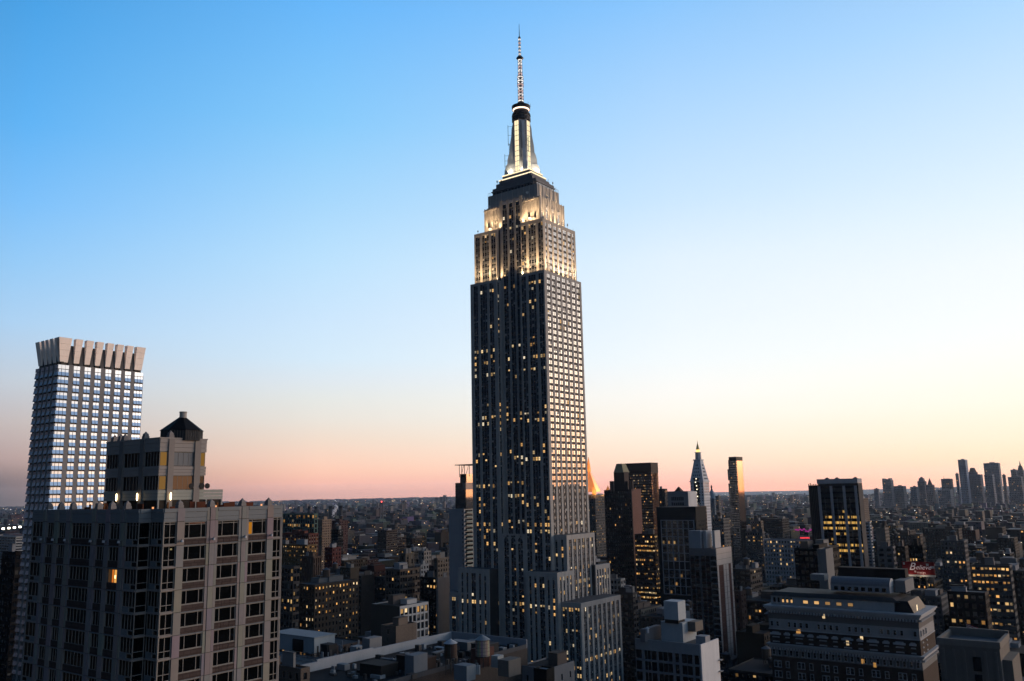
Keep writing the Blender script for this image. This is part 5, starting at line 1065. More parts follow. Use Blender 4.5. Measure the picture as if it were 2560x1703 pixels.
# ================================================================ named mid-distance buildings (read off the photograph)
random.seed(23)
def at_z(px, py, z): d = ray(px, py); t = (z-CAMH)/d.z; return Vector((d.x*t, d.y*t, z))
NAMED = [
 # name, label, (xl, xc, xr, ytop, dist), style, kwargs
 ('green_frame_block', 'glazed block with green steel frame and lit orange floors right of the near hotel tower', (640, 786, 795, 1284, 880), sty('office', c=(.10, .16, .14), bay=3.4, ww=2.9, fh=4.4, wh=3.6, lit=.16, lk=.5), dict(guard=1335, clut=1, tank=0, lm='the green frame block')),
 ('red_brick_annex', 'red brick annex with cream bands under the green frame block', (705, 772, 796, 1334, 800), sty('red', c=(.15, .055, .04), cs=(.24, .2, .16), lit=.1), dict(guard=1368)),
 ('ochre_loft', 'ochre loft building with rows of small lit windows beside the near hotel tower', (690, 768, 792, 1362, 720), sty('tan', c=(.22, .14, .07), lit=.2), dict(guard=1410)),
 ('tan_apartment_tower', 'tall tan apartment tower with many small windows left of the smokestacks', (793, 806, 829, 1299, 1050), sty('tan', c=(.30, .21, .15), bay=2.6, ww=1.1, fh=2.9, wh=1.4, lit=.02), dict(guard=1385, lm='the tan apartment tower', tank=0)),
 ('chocolate_block', 'chocolate brick block right behind the tan apartment tower', (829, 850, 870, 1302, 1250), sty('red', c=(.12, .06, .05), lit=.02), dict(guard=1340)),
 ('black_slab_block', 'nearly black slab beside the tan apartment tower', (828, 846, 858, 1324, 1000), sty('dark', lit=.02), dict(guard=1380)),
 ('maroon_tower', 'maroon brick apartment tower below the tan apartment tower', (812, 831, 853, 1369, 760), sty('red', c=(.13, .045, .04), lit=.02), dict(guard=1420, lm='the maroon tower')),
 ('ribbed_brown_tower', 'brown tower with vertical ribs near the right edge of the near hotel tower', (754, 784, 803, 1391, 620), sty('brown', c=(.15, .10, .075), bay=1.8, ww=.8, wh=3.3, lit=0.0, grp=1, pd=.15), dict(guard=1450, tank=0)),
 ('grey_lit_loft', 'grey brown loft with bright yellow window rows at the near hotel tower edge', (640, 734, 750, 1416, 480), sty('loft', c=(.10, .085, .075), lit=.22, lk=1.2), dict(guard=1575)),
 ('many_lit_hotel', 'broad brick hotel with dozens of glowing windows between hotel tower and skyscraper', (736, 787, 897, 1462, 500), sty('brown', c=(.115, .085, .065), bay=2.6, ww=1.15, fh=3.3, wh=1.9, lit=.24, lk=1.4), dict(guard=1585, clut=3, lm='the many lit hotel')),
 ('olive_block', 'olive brown block just above the many lit hotel', (850, 876, 898, 1420, 640), sty('brown', c=(.10, .08, .06), lit=.01), dict(guard=1455, n=True, w=False)),
 ('dark_party_wall_tower', 'dark tower with a blank party wall right of the many lit hotel', (897, 903, 936, 1440, 560), sty('brown', c=(.06, .05, .045), lit=.01), dict(w=False, guard=1570, tank=0)),
 ('banded_apartment_slab', 'brown apartment slab with pale roof rim in the far middle left', (944, 966, 993, 1326, 1200), sty('brown', c=(.11, .075, .06), cs=(.13, .1, .08), bay=3, ww=2.2, fh=2.9, wh=1.4, lit=.01), dict(guard=1380, lm='the banded apartment slab', tank=0)),
 ('tall_strip_tower', 'tan tower with tall dark window strips left of the balcony slab tower', (998, 1014, 1036, 1384, 680), sty('tan', c=(.17, .14, .11), bay=4.5, ww=1.8, wh=3.1, fh=3.4, lit=.0), dict(guard=1510, tank=0, lm='the tall strip tower')),
 ('pale_corner_loft', 'pale square loft with small windows up and left of the balcony slab tower', (1046, 1060, 1078, 1378, 800), sty('cream', c=(.24, .22, .2), lit=.02), dict(guard=1400)),
 ('white_stepped_house', 'white stepped little building left of the balcony slab tower', (1034, 1052, 1072, 1412, 720), sty('white', c=(.33, .33, .33), lit=.03), dict(guard=1430, tank=0)),
 ('tan_window_block', 'tan block with neat window grid at the foot of the balcony slab tower', (1084, 1094, 1126, 1396, 650), sty('tan', c=(.22, .18, .145), lit=.0), dict(guard=1440)),
 ('black_loft_house', 'black loft with few orange windows below the pale corner loft', (1050, 1090, 1093, 1444, 560), sty('dark', lit=.12), dict(guard=1510)),
 ('blank_pale_block', 'pale windowless side wall next to the black loft house', (1091, 1095, 1124, 1446, 540), sty('pale', c=(.21, .2, .195)), dict(n=False, w=False, guard=1500, clut=1, tank=0)),
 ('amber_window_loft', 'dim stone loft with clusters of amber windows left of the tall strip tower', (964, 1000, 1050, 1424, 560), sty('loft', c=(.11, .09, .075), lit=.10), dict(guard=1510)),
 ('ornate_white_front', 'building with ornate white columned front and warm windows left of the skyscraper foot', (928, 1000, 1071, 1516, 430), sty('cream', c=(.46, .455, .45), bay=2.9, ww=2.2, fh=3.9, wh=3.0, lit=.22, cb=(.07, .06, .052), pd=.1), dict(n=False, guard=1600, clut=2, tank=0, lm='the ornate white front')),
 ('tan_stair_block', 'tan windowless stair block in front of the ornate white front', (952, 990, 1042, 1566, 345), sty('tan', c=(.16, .13, .11), bay=9, ww=1.2, lit=0), dict(n=True, w=False, guard=1640, clut=1, tank=0)),
 ('white_attic_house', 'small white classical top floors right of the skyscraper lower wing', (1517, 1552, 1563, 1447, 600), sty('white', c=(.26, .27, .27), bay=3, ww=1.7, lit=.03), dict(guard=1478, tank=0)),
 ('charcoal_grid_block', 'charcoal block with grid of dark windows right of the skyscraper base', (1536, 1582, 1594, 1482, 560), sty('dark', c=(.06, .058, .058), bay=3.4, ww=2.4, lit=.0), dict(guard=1600, clut=4)),
 ('brown_loft_corner', 'brown loft with paler framed side right of the banded brick tower', (1826, 1875, 1904, 1424, 620), sty('brown', c=(.08, .07, .065), bay=3.6, ww=2.6, lit=.02), dict(guard=1480, clut=4)),
 ('tan_tank_house', 'small brick tower house with tall window right of the banded brick tower', (1834, 1852, 1864, 1478, 520), sty('red', c=(.14, .085, .07), lit=0), dict(guard=1520, clut=1)),
 ('tan_slim_slab', 'slim tan slab just right of the white column tower', (2146, 2158, 2170, 1246, 1700), sty('tan', c=(.2, .15, .12), lit=.0), dict(guard=1300, tank=0)),
 ('white_louvre_block', 'small white banded block just right of the white column tower', (2150, 2174, 2178, 1305, 1050), sty('white', c=(.42, .43, .44), bay=8, ww=7.5, fh=3.4, wh=1.8, lit=0), dict(guard=1330, tank=0)),
 ('pale_frame_loft', 'loft with pale frame and lit upper windows right of the white column tower', (2192, 2232, 2238, 1366, 640), sty('grey', c=(.16, .16, .165), bay=4, ww=3.2, lit=.1), dict(guard=1425, lm='the pale frame loft')),
 ('black_lit_loft', 'black loft with rows of tiny yellow windows above the red billboard', (2270, 2306, 2312, 1364, 640), sty('dark', lit=.22, bay=1.9, ww=1.2), dict(guard=1404)),
 ('brown_side_loft', 'brown loft between the pale frame loft and the black lit loft', (2240, 2262, 2270, 1366, 690), sty('brown', lit=.02), dict(guard=1404)),
 ('dotted_office', 'grey office block dotted with warm windows right above the red billboard', (2350, 2410, 2418, 1352, 760), sty('grey', c=(.11, .11, .115), lit=.2, lk=1.2), dict(guard=1400, lm='the dotted office')),
 ('amber_row_block', 'low dark block with two bright amber window rows near the right edge', (2428, 2524, 2530, 1414, 560), sty('office', c=(.08, .085, .09), bay=2.2, ww=1.8, lit=.3, lk=1.1), dict(guard=1465, lm='the amber row block')),
 ('black_row_block', 'black block with a row of small lights above the flag', (2368, 2462, 2472, 1482, 440), sty('dark', c=(.022, .02, .02), lit=.16, bay=3.2), dict(guard=1560)),
 ('long_lit_store', 'long low building with a lit top floor in the right distance', (2228, 2300, 2306, 1338, 1000), sty('brown', c=(.12, .09, .075), lit=.25), dict(guard=1352)),
 ('long_brown_store', 'long brown block with an even window grid in the right distance', (2310, 2396, 2404, 1322, 1100), sty('brown', c=(.10, .08, .07), lit=.05), dict(guard=1345)),
 ('pale_blank_block', 'pale blank-walled block right of the white column tower base', (2188, 2212, 2222, 1320, 900), sty('tan', c=(.19, .17, .15)), dict(n=False, guard=1345)),
 ('far_left_black_tower', 'black tower at the left edge below the horizon lights', (6, 40, 66, 1380, 470), sty('dark', c=(.02, .018, .018), lit=.0), dict(guard=1640, clut=1, tank=0)),
 ('white_banded_hall', 'wide white banded building at the far left edge', (-60, 40, 75, 1342, 1500), sty('white', c=(.3, .3, .3), bay=9, ww=8.4, fh=4, wh=2, lit=0), dict(guard=1385, clut=2, tank=0)),
 ('stone_lit_mid_block', 'stone block with small lit windows right of the slim glass tower', (1876, 1902, 1908, 1302, 1150), sty('tan', c=(.2, .165, .135), lit=.12), dict(guard=1325)),
 ('dusky_ledge_block', 'dusky wide block with amber ledge lights right of the slim glass tower', (1862, 1906, 1912, 1330, 950), sty('grey', c=(.11, .105, .105), lit=.10), dict(guard=1345)),
]
for (nm, lb, px, st, kw) in NAMED: building(nm, lb, px, st, **kw)
# ---- rooftops in the foreground ------------------------------------------------
zr = 84.; x1 = at_z(1222, 1622, 87).x; y0, D = 150., 100.; W = x1+216.
wr = thing('white_parapet_building', 'dark flat roof with white parapet walls in front of the skyscraper', 'building', (x1-W/2, y0+D/2, 0)); FOOT.append((x1-W-2, x1+2, y0-2, y0+D+2))
b = MB(); b.box(x1-W, x1, y0, y0+D, 0, zr, 0, (.075, .065, .06)); b.build('wall', M_BRICK, wr)
b = MB(); b.box(x1-W+.4, x1-.4, y0+.4, y0+D-.4, zr, zr+.06, 0, (.022, .023, .026)); b.build('roof', M_ROOF, wr)
pe = [(y0, y0+36, 2.6), (y0+36, y0+60, 3.2), (y0+60, y0+D, 2.8)]
for (a, c, h) in pe: b = MB(); b.box(x1-W-.3, x1-W+.3, a, c, zr, zr+h, 0, (.30, .325, .36)); b.build('parapet', M_STONE, wr)
b = MB(); b.box(x1-W+.3, x1, y0+D-.4, y0+D, zr, zr+2.9, 0, (.27, .29, .33)); b.build('parapet', M_STONE, wr)
b = MB(); b.box(x1-.3, x1, y0, y0+D-.4, zr, zr+1.3, 0, (.08, .082, .09)); b.build('parapet', M_STONE, wr)
def rbox(nm, px0, px1, py, z, d, h, c, root, mt_=None):
    p = at_z(px0, py, z); q = at_z(px1, py, z); b = MB(); w = max(1.5, (q-p).length*.75); b.box(p.x, p.x+w, p.y, p.y+d, z, z+h, 0, c); return b.build(nm, mt_ or M_STONE, root)
rbox('roof_house', 1012, 1052, 1690, zr, 6, 6.0, (.17, .19, .215), wr); rbox('duct_box', 1000, 1060, 1655, zr, 5, 2.6, (.03, .03, .033), wr); rbox('roof_house', 1178, 1216, 1668, zr, 7, 5.5, (.10, .05, .042), wr); rbox('roof_house', 1135, 1190, 1700, zr, 4, 4.2, (.17, .205, .235), wr); rbox('roof_house', 1245, 1290, 1690, zr, 6, 4.6, (.15, .14, .13), wr); rbox('plant_unit', 1228, 1256, 1668, zr, 3, 3.4, (.34, .37, .38), wr); rbox('plant_unit', 1262, 1300, 1660, zr, 3, 1.6, (.2, .21, .22), wr)
for k in range(14):
    b = MB(); p = at_z(1138+k*4.6, 1686, zr); b.box(p.x, p.x+.35, p.y-.3, p.y+.1, zr, zr+2.6, 0, (.3, .36, .4)); b.build('metal_rib', M_PAINT, wr)
b = MB()
for k in range(26): p = at_z(random.uniform(1085, 1200), random.uniform(1655, 1672), zr); b.box(p.x, p.x+random.uniform(.2, .8), p.y, p.y+.5, zr, zr+random.uniform(.6, 2.4), 0, random.choice(((.05, .05, .05), (.2, .22, .24), (.1, .09, .08))))

for k in range(90):
    x = random.uniform(x1-W+3, x1-2); y = random.uniform(y0+30, y0+D-3); s = random.choice((.5, .8, 1.2, 2.2)); b.box(x, x+s*random.uniform(.6, 2.4), y, y+s, zr, zr+random.uniform(.4, 2.0), 0, random.choice(((.04, .04, .042), (.025, .025, .027), (.09, .08, .075), (.16, .18, .2), (.3, .32, .34))))
b.build('roof_clutter', M_PAINT, wr, kind='stuff')
for (fx, fy, L1, L2, hh, cc) in ((.25, .55, 16, 1.2, 1.3, (.10, .11, .12)), (.45, .72, 1.1, 22, 1.1, (.12, .13, .14)), (.6, .5, 12, 5, 4.2, (.05, .035, .03)), (.75, .8, 7, 6, 3.6, (.035, .035, .037)), (.35, .85, 8, 4, 2.6, (.14, .15, .16)), (.5, .38, 9, 7, 3.4, (.03, .028, .027))):
    d_ = MB(); xx, yy = x1-W+fx*W, y0+fy*D; d_.box(xx, xx+L1, yy, yy+L2, zr, zr+hh, 0, cc); d_.box(xx-.12, xx+L1+.12, yy-.12, yy+L2+.12, zr+hh, zr+hh+.18, 0, tuple(v*1.5 for v in cc)); d_.build('roof_plant', M_STONE, wr)
p = at_z(1005, 1648, zr+2.6); b = MB(); 
for (dx) in (0, 2.2): b.cone(p.x+dx, p.y, .8, .8, zr+2.2, zr+4.6, 12, 0, (.2, .22, .24))
b.build('duct_elbow', M_PAINT, wr)
def tower_tank(name, label, px, py_base, z, r, h, leg, c, rc):
    p = at_z(px, py_base, z); t = thing(name, label, 'water tank', (p.x, p.y, z), 'wooden rooftop water tanks'); n = 22
    for k in range(n):
        a0, a1 = 2*math.pi*k/n+.012, 2*math.pi*(k+1)/n-.012; b = MB(); cc = tuple(v*random.uniform(.75, 1.2) for v in c)
        q = [(p.x+r*math.cos(a)*f, p.y+r*math.sin(a)*f, zz) for (a, zz, f) in ((a0, z+leg, 1), (a1, z+leg, 1), (a1, z+leg+h, .95), (a0, z+leg+h, .95))]; b.poly(q, 0, cc)
        q2 = [(p.x+(x-p.x)*.9, p.y+(y-p.y)*.9, zz) for x, y, zz in q]; b.poly(q2[::-1], 0, cc); b.poly([q[0], q[3], q2[3], q2[0]], 0, cc); b.poly([q[2], q[1], q2[1], q2[2]], 0, cc); b.build('stave', M_PAINT, t)
    for k in range(5): b = MB(); zz = z+leg+.3+k*(h-.6)/4; b.cone(p.x, p.y, r*(1.025-.01*k), r*(1.025-.01*k), zz, zz+.09, 20, 0, (.06, .06, .06), 0, False); b.build('hoop', M_PAINT, t)
    b = MB(); b.cone(p.x, p.y, r*1.1, .12, z+leg+h, z+leg+h+r*.62, 18, 0, rc); b.build('conical_roof', M_PAINT, t)
    b = MB(); b.cone(p.x, p.y, r, r, z+leg-.25, z+leg, 16, 0, (.05, .05, .05)); b.build('floor', M_PAINT, t)
    for k in range(4): a = math.pi/4+k*math.pi/2; b = MB(); b.tube((p.x+r*.75*math.cos(a), p.y+r*.75*math.sin(a), z), (p.x+r*.75*math.cos(a), p.y+r*.75*math.sin(a), z+leg), .14, 5, 0, (.05, .05, .05)); b.build('leg', M_PAINT, t)
tower_tank('water_tank', 'pale wooden water tank with low conical roof in front of the skyscraper', 1207, 1668, 84.06, 2.25, 4.8, 3.4, (.30, .26, .235), (.19, .23, .26))
tower_tank('water_tank', 'dark wooden water tank with pale snowcap-like cone left of the pale tank', 1127, 1688, 84.06, 1.95, 3.9, 5.2, (.05, .036, .03), (.36, .39, .42))
b_, q = building('grey_open_roof_block', 'grey block with sunken roof and parapet at the skyscraper foot', (1301, 1372, 1436, 1672, 300), sty('grey', c=(.19, .2, .215), bay=5, ww=.9, lit=.02, par=3), clut=1, tank=0, roofc=(.03, .03, .033))
GUARD.append((1295, 1440, 1703, 295))
b_, q = building('black_shed_roof', 'black shed with pale flat roof in front of the grey open roof block', (1334, 1366, 1386, 1674, 262), sty('dark', lit=0), n=False, w=False, clut=0, tank=0, roofc=(.26, .29, .32))
x1, y0, W, D, zr = lot(560, 884, 960, 1686, 300)
lr = thing('long_blue_roof_building', 'long low building with pale flat roof behind the near hotel tower', 'building', (x1-W/2, y0+D/2, 0)); FOOT.append((x1-W-2, x1+2, y0-2, y0+D+2))
b = MB(); b.box(x1-W, x1, y0, y0+D, 0, zr, 0, (.075, .072, .07)); b.build('wall', M_STONE, lr)
b = MB(); b.box(x1-W+.4, x1-.4, y0+.5, y0+D-.4, zr, zr+.06, 0, (.10, .115, .125)); b.build('roof', M_ROOF, lr)
b = MB(); b.box(x1-W, x1+.3, y0-.4, y0+.1, zr-.6, zr+.5, 0, (.10, .10, .10)); b.build('parapet', M_STONE, lr)
for k in range(8): u = x1-3-k*4.6; b = MB(); b.box(u-.9, u+.9, y0-.06, y0+.05, zr-4.2, zr-2.0); o = b.build('window', M_GLASS, lr); b = MB(); b.box(u-1.1, u+1.1, y0-.1, y0-.02, zr-2.0, zr-1.75, 0, (.3, .31, .32)); b.box(u-1.1, u+1.1, y0-.12, y0-.02, zr-4.45, zr-4.2, 0, (.3, .31, .32)); b.build('surround', M_STONE, o)
def onroof(nm, px0, px1, py, d, h, c, root=lr): return rbox(nm, px0, px1, py, zr, d, h, c, root)
p = at_z(700, 1624, zr); q_ = at_z(786, 1634, zr); b = MB(); b.box(p.x-6, q_.x+1, q_.y-1, q_.y+9, zr, zr+5.6, 0, (.30, .34, .37)); b.box(p.x-6.3, q_.x+1.3, q_.y-1.3, q_.y+9.3, zr+5.6, zr+5.95, 0, (.24, .28, .31)); b.build('roof_house', M_STONE, lr)
b = MB(); b.box(q_.x-11, q_.x-5, q_.y-1.4, q_.y-.9, zr+.3, zr+4.6, 0, (.01, .01, .011)); b.build('roof_house_door', M_PAINT, lr)
for (a, c, py, d, h, col) in ((800, 842, 1640, 4, 4.2, (.03, .03, .032)), (875, 905, 1640, 4, 3.4, (.28, .31, .33)), (850, 880, 1662, 3, 1.4, (.2, .24, .27)), (905, 940, 1650, 6, 7.5, (.22, .22, .225)), (915, 975, 1668, 5, 4, (.04, .035, .033)), (905, 950, 1622, 5, 3, (.05, .05, .05))): onroof('plant_unit', a, c, py, d, h, col)
b = MB()
for k in range(60): p = at_z(random.uniform(790, 930), random.uniform(1625, 1672), zr); b.box(p.x, p.x+random.uniform(.15, 1.4), p.y, p.y+random.uniform(.2, 1), zr, zr+random.uniform(.4, 3.6), 0, random.choice(((.03, .03, .03), (.18, .2, .22), (.08, .07, .065), (.25, .27, .29))))

for k in range(26):
    p = at_z(random.uniform(720, 930), random.uniform(1630, 1676), zr); L_ = random.uniform(3, 12)
    if k % 2: b.tube((p.x, p.y, zr+.5), (p.x+L_, p.y, zr+.5), .13, 5, 0, (.12, .13, .14))
    else: b.tube((p.x, p.y, zr+.4), (p.x, p.y+L_, zr+.4), .13, 5, 0, (.05, .05, .055))
for k in range(40): u = x1-.8-k*1.6; b.tube((u, y0+.9, zr), (u, y0+.9, zr+1.1), .04, 4, 0, (.05, .05, .05))
b.tube((x1-.8, y0+.9, zr+1.1), (x1-64, y0+.9, zr+1.1), .05, 4, 0, (.05, .05, .05))
b.build('roof_clutter', M_PAINT, lr, kind='stuff')
for (px, py, nm, lb) in ((800, 1650, 'roof_mast', 'thin dark mast with round base on the long blue roof'),):
    p = at_z(px+18, py+8, zr); t = thing(nm, lb, 'mast', (p.x, p.y, zr)); b = MB(); b.tube((p.x, p.y, zr), (p.x, p.y, zr+7), .1, 6, 0, (.04, .04, .04)); b.build('pole', M_PAINT, t); b = MB(); b.cone(p.x, p.y, 2.4, 2.4, zr, zr+.2, 18, 0, (.22, .25, .27)); b.build('base', M_PAINT, t)
building('brown_gable_block', 'small tan gabled block at the bottom edge beside the near hotel tower', (640, 752, 775, 1672, 262), sty('tan', c=(.15, .115, .095), lit=0), clut=2, tank=0)
# ---- smokestacks, steam, bridge -----------------------------------------------
for i, (px, yt, yb_, w) in enumerate(((773, 1266, 1300, 4.6), (790, 1266, 1300, 4.6), (827, 1265, 1304, 5.4), (852, 1264, 1304, 6.2))):
    p = at(px, yt, 2900); pb = at(px, yb_, 2900); lb = ['leftmost of four power station smokestacks on the skyline', 'second smokestack from the left on the skyline', 'smokestack left of the white steam plume', 'rightmost and widest smokestack, right of the steam plume'][i]
    t = thing('smokestack', lb, 'chimney', (p.x, p.y, 0), 'power station smokestacks'); b = MB(); b.cone(p.x, p.y, w*1.2, w, 0, p.z-9, 12, 0, (.045, .042, .042)); b.build('shaft', M_STONE, t); b = MB(); b.cone(p.x, p.y, w*1.02, w, p.z-9, p.z, 12, 0, (.008, .008, .008)); b.build('dark_top', M_STONE, t)
p = at(832, 1292, 2880); b = MB(); b.sm = True
for k in range(26):
    t = k/25; r = lerp(1.4, 4.6, t)*random.uniform(.7, 1.2); c = Vector((p.x+t*14+random.uniform(-5, 5)*(.3+t), p.y+random.uniform(-5, 5), p.z+t*34+random.uniform(-2, 2))); n0 = len(b.v)
    for (z0, z1, r0, r1) in ((-1, -.6, .05, .75), (-.6, 0, .75, 1), (0, .6, 1, .78), (.6, 1, .78, .05)): b.cone(c.x, c.y, r*r0, r*r1, c.z+z0*r, c.z+z1*r, 8, 0, (.8, .82, .86), random.random(), False)
mt, nt, out = mat('steam'); pr = nd(nt, 'ShaderNodeBsdfPrincipled'); pr.inputs['Base Color'].default_value = (.85, .87, .9, 1); pr.inputs['Roughness'].default_value = 1; pr.inputs['Subsurface Weight'].default_value = 0; nz = nd(nt, 'ShaderNodeTexNoise'); nz.inputs['Scale'].default_value = .15; tr = nd(nt, 'ShaderNodeBsdfTransparent'); mxs = nd(nt, 'ShaderNodeMixShader'); nt.links.new(nz.outputs[0], mxs.inputs[0]); nt.links.new(tr.outputs[0], mxs.inputs[1]); nt.links.new(pr.outputs[0], mxs.inputs[2]); nt.links.new(mxs.outputs[0], out.inputs[0])
o = b.build('steam_plume', mt, None, kind='stuff'); o['label'] = 'white steam plume rising between the smokestacks'; o['category'] = 'steam'
bd = 3500.; pa_, pb_ = at(880, 1291, bd), at(1126, 1284, bd); br = thing('suspension_bridge', 'dark distant suspension bridge below the horizon left of the skyscraper', 'bridge', ((pa_.x+pb_.x)/2, (pa_.y+pb_.y)/2, 0))
u = (pb_-pa_); u.z = 0; L_ = u.length; u.normalize(); zd = 42.
b = MB(); wv = Vector((-u.y, u.x, 0))*9; c = [pa_-u*300, pb_+u*300]
b.poly([(q.x+s*wv.x, q.y+s*wv.y, zd) for q, s in ((c[0], -1), (c[1], -1), (c[1], 1), (c[0], 1))], 0, (.04, .045, .05))
for s in (-1, 1): b.poly([(c[0].x+s*wv.x, c[0].y+s*wv.y, zd-8), (c[1].x+s*wv.x, c[1].y+s*wv.y, zd-8), (c[1].x+s*wv.x, c[1].y+s*wv.y, zd+4), (c[0].x+s*wv.x, c[0].y+s*wv.y, zd+4)], 0, (.03, .034, .038))
b.build('deck', M_PAINT, br)
tw = []
for px, yt in ((954, 1256), (1008, 1252)):
    q = at(px, yt, bd-40 if px < 1000 else bd+200); tw.append(q)
    for s in (-1, 1): b = MB(); b.frus(q.x+s*7-2.5, q.x+s*7+2.5, q.y-2.5, q.y+2.5, 0, q.x+s*6-1.8, q.x+s*6+1.8, q.y-1.8, q.y+1.8, q.z, 0, (.09, .09, .095)); b.build('tower_leg', M_PAINT, br)
    b = MB(); b.box(q.x-9, q.x+9, q.y-2.4, q.y+2.4, q.z-8, q.z-2, 0, (.09, .09, .095)); b.build('tower_beam', M_PAINT, br)
b = MB(); b.cone(tw[0].x, tw[0].y, 2.2, 2.2, tw[0].z, tw[0].z+5, 8, 0, (4, .3, .25)); b.build('beacon', M_GLOW, br)
for (a, c) in ((tw[0], tw[1]), (tw[0], Vector((pa_.x, pa_.y, zd))), (tw[1], Vector((pb_.x, pb_.y, zd)))):
    b = MB(); prev_ = None
    for k in range(13):
        t = k/12; q = a.lerp(c, t); q.z -= (0 if (a-c).length > 1e5 else 1)*40*4*t*(1-t)*(.6); q.z = max(q.z, zd+2)
        if prev_ is not None: b.tube(prev_, q, 1.1, 4, 0, (.07, .07, .075))
        prev_ = q.copy()
    b.build('cable', M_PAINT, br)
# ---- downtown skyline ----------------------------------------------------------
DT = [ # xl, xr, ytop, dist, top shape, colour, label
 (2205, 2233, 1200, 4300, 'notch', (.13, .12, .12), 'notched flat-topped tower at the left end of the downtown skyline'),
 (2233, 2265, 1215, 4350, 'flat', (.12, .115, .11), 'wide flat block right of the notched downtown tower'),
 (2275, 2296, 1217, 4250, 'flat', (.10, .1, .105), 'low flat block left of the domed downtown tower'),
 (2293, 2316, 1203, 4500, 'dome', (.11, .1, .1), 'rounded stepped downtown tower beside the pointed one'),
 (2314, 2336, 1212, 4400, 'pyr', (.16, .12, .10), 'downtown tower with a small pointed pyramid roof'),
 (2344, 2384, 1224, 4200, 'flat', (.12, .125, .13), 'pale slab in front of the sloping-roofed downtown tower'),
 (2352, 2382, 1197, 4450, 'trap', (.07, .065, .065), 'dark downtown tower with sloping mansard roof'),
 (2388, 2396, 1184, 4350, 'flat', (.13, .13, .14), 'slim block stuck to the left of the tallest silvery downtown tower'),
 (2394, 2418, 1149, 4450, 'flat', (.26, .26, .28), 'tallest silvery rippled tower of the downtown skyline'),
 (2420, 2444, 1180, 4700, 'oct', (.10, .085, .08), 'downtown tower with dark faceted dome right of the tallest one'),
 (2419, 2460, 1186, 4500, 'flat', (.10, .10, .11), 'broad block below the faceted dome downtown'),
 (2458, 2506, 1157, 4800, 'flat', (.16, .15, .15), 'largest broad slab of the downtown skyline'),
 (2460, 2486, 1187, 4400, 'flat', (.11, .11, .12), 'grey block in front of the largest downtown slab'),
 (2505, 2514, 1187, 4700, 'flat', (.10, .09, .09), 'narrow block right of the largest downtown slab'),
 (2519, 2562, 1192, 4300, 'flat', (.09, .09, .095), 'wide dark block at the right edge of the downtown skyline'),
 (2526, 2543, 1174, 4600, 'flat', (.11, .1, .1), 'brown slab left of the spired downtown tower'),
 (2542, 2562, 1176, 4650, 'spire', (.12, .11, .11), 'spired downtown tower at the right edge'),
 (2142, 2158, 1224, 5200, 'flat', (.10, .1, .11), 'small distant block on the bay left of downtown'),
 (2184, 2198, 1222, 5000, 'flat', (.10, .1, .11), 'second small distant block on the bay left of downtown'),
]
for (xl, xr, yt, dist, top, c, lb) in DT:
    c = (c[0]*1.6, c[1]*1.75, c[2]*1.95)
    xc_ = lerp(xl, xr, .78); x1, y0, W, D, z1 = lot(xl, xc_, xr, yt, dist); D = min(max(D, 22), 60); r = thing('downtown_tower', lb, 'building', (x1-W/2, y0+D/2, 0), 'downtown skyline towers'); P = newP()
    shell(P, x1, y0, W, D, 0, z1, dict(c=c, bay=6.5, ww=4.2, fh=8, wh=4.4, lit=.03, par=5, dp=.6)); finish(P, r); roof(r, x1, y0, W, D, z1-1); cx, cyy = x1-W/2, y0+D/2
    b = MB()
    if top == 'pyr': b.frus(x1-W*.8, x1-W*.2, y0+D*.2, y0+D*.8, z1, cx-.5, cx+.5, cyy-.5, cyy+.5, z1+30, 0, (.10, .07, .06))
    elif top == 'dome': b.frus(x1-W*.85, x1-W*.15, y0+2, y0+D-2, z1, x1-W*.75, x1-W*.25, y0+5, y0+D-5, z1+14, 0, c); b.cone(cx, cyy, W*.22, W*.12, z1+14, z1+20, 8, 0, c)
    elif top == 'trap': b.frus(x1-W, x1, y0, y0+D, z1-26, x1-W*.78, x1-W*.22, y0+D*.2, y0+D*.8, z1+1, 0, (.06, .055, .055)); b.box(x1-W*.82, x1-W*.80, cyy-.5, cyy+.5, z1, z1+14, 0, c)
    elif top == 'oct': b.cone(cx, cyy, W*.52, W*.3, z1, z1+20, 8, 0, (.08, .065, .06), .39)
    elif top == 'spire': b.frus(x1-W*.9, x1-W*.1, y0+3, y0+D-3, z1, cx-6, cx+6, cyy-6, cyy+6, z1+22, 0, (.1, .1, .1)); b.cone(cx, cyy, 4, .3, z1+22, z1+44, 6, 0, (.1, .1, .1))
    elif top == 'notch':
        for k in range(3): b.box(x1-W+k*W*.36, x1-W+k*W*.36+W*.2, y0+2, y0+D-2, z1-.5, z1+(7, 4, 8)[k], 0, c)
    else: b.box(cx-W*.15, cx+W*.2, cyy-4, cyy+4, z1-.5, z1+4, 0, c)
    b.build('roof_top', M_STONE, r); FOOT.append((x1-W-3, x1+3, y0-3, y0+D+3))
    for k in range(3 if xr-xl > 20 and 'ripple' in lb else 0): q = MB(); q.box(x1-W*(.25+.25*k), x1-W*(.17+.25*k), y0-1.5, y0, 0, z1-2, 0, (.34, .34, .36)); q.build('bright_rib', M_STONE, r)
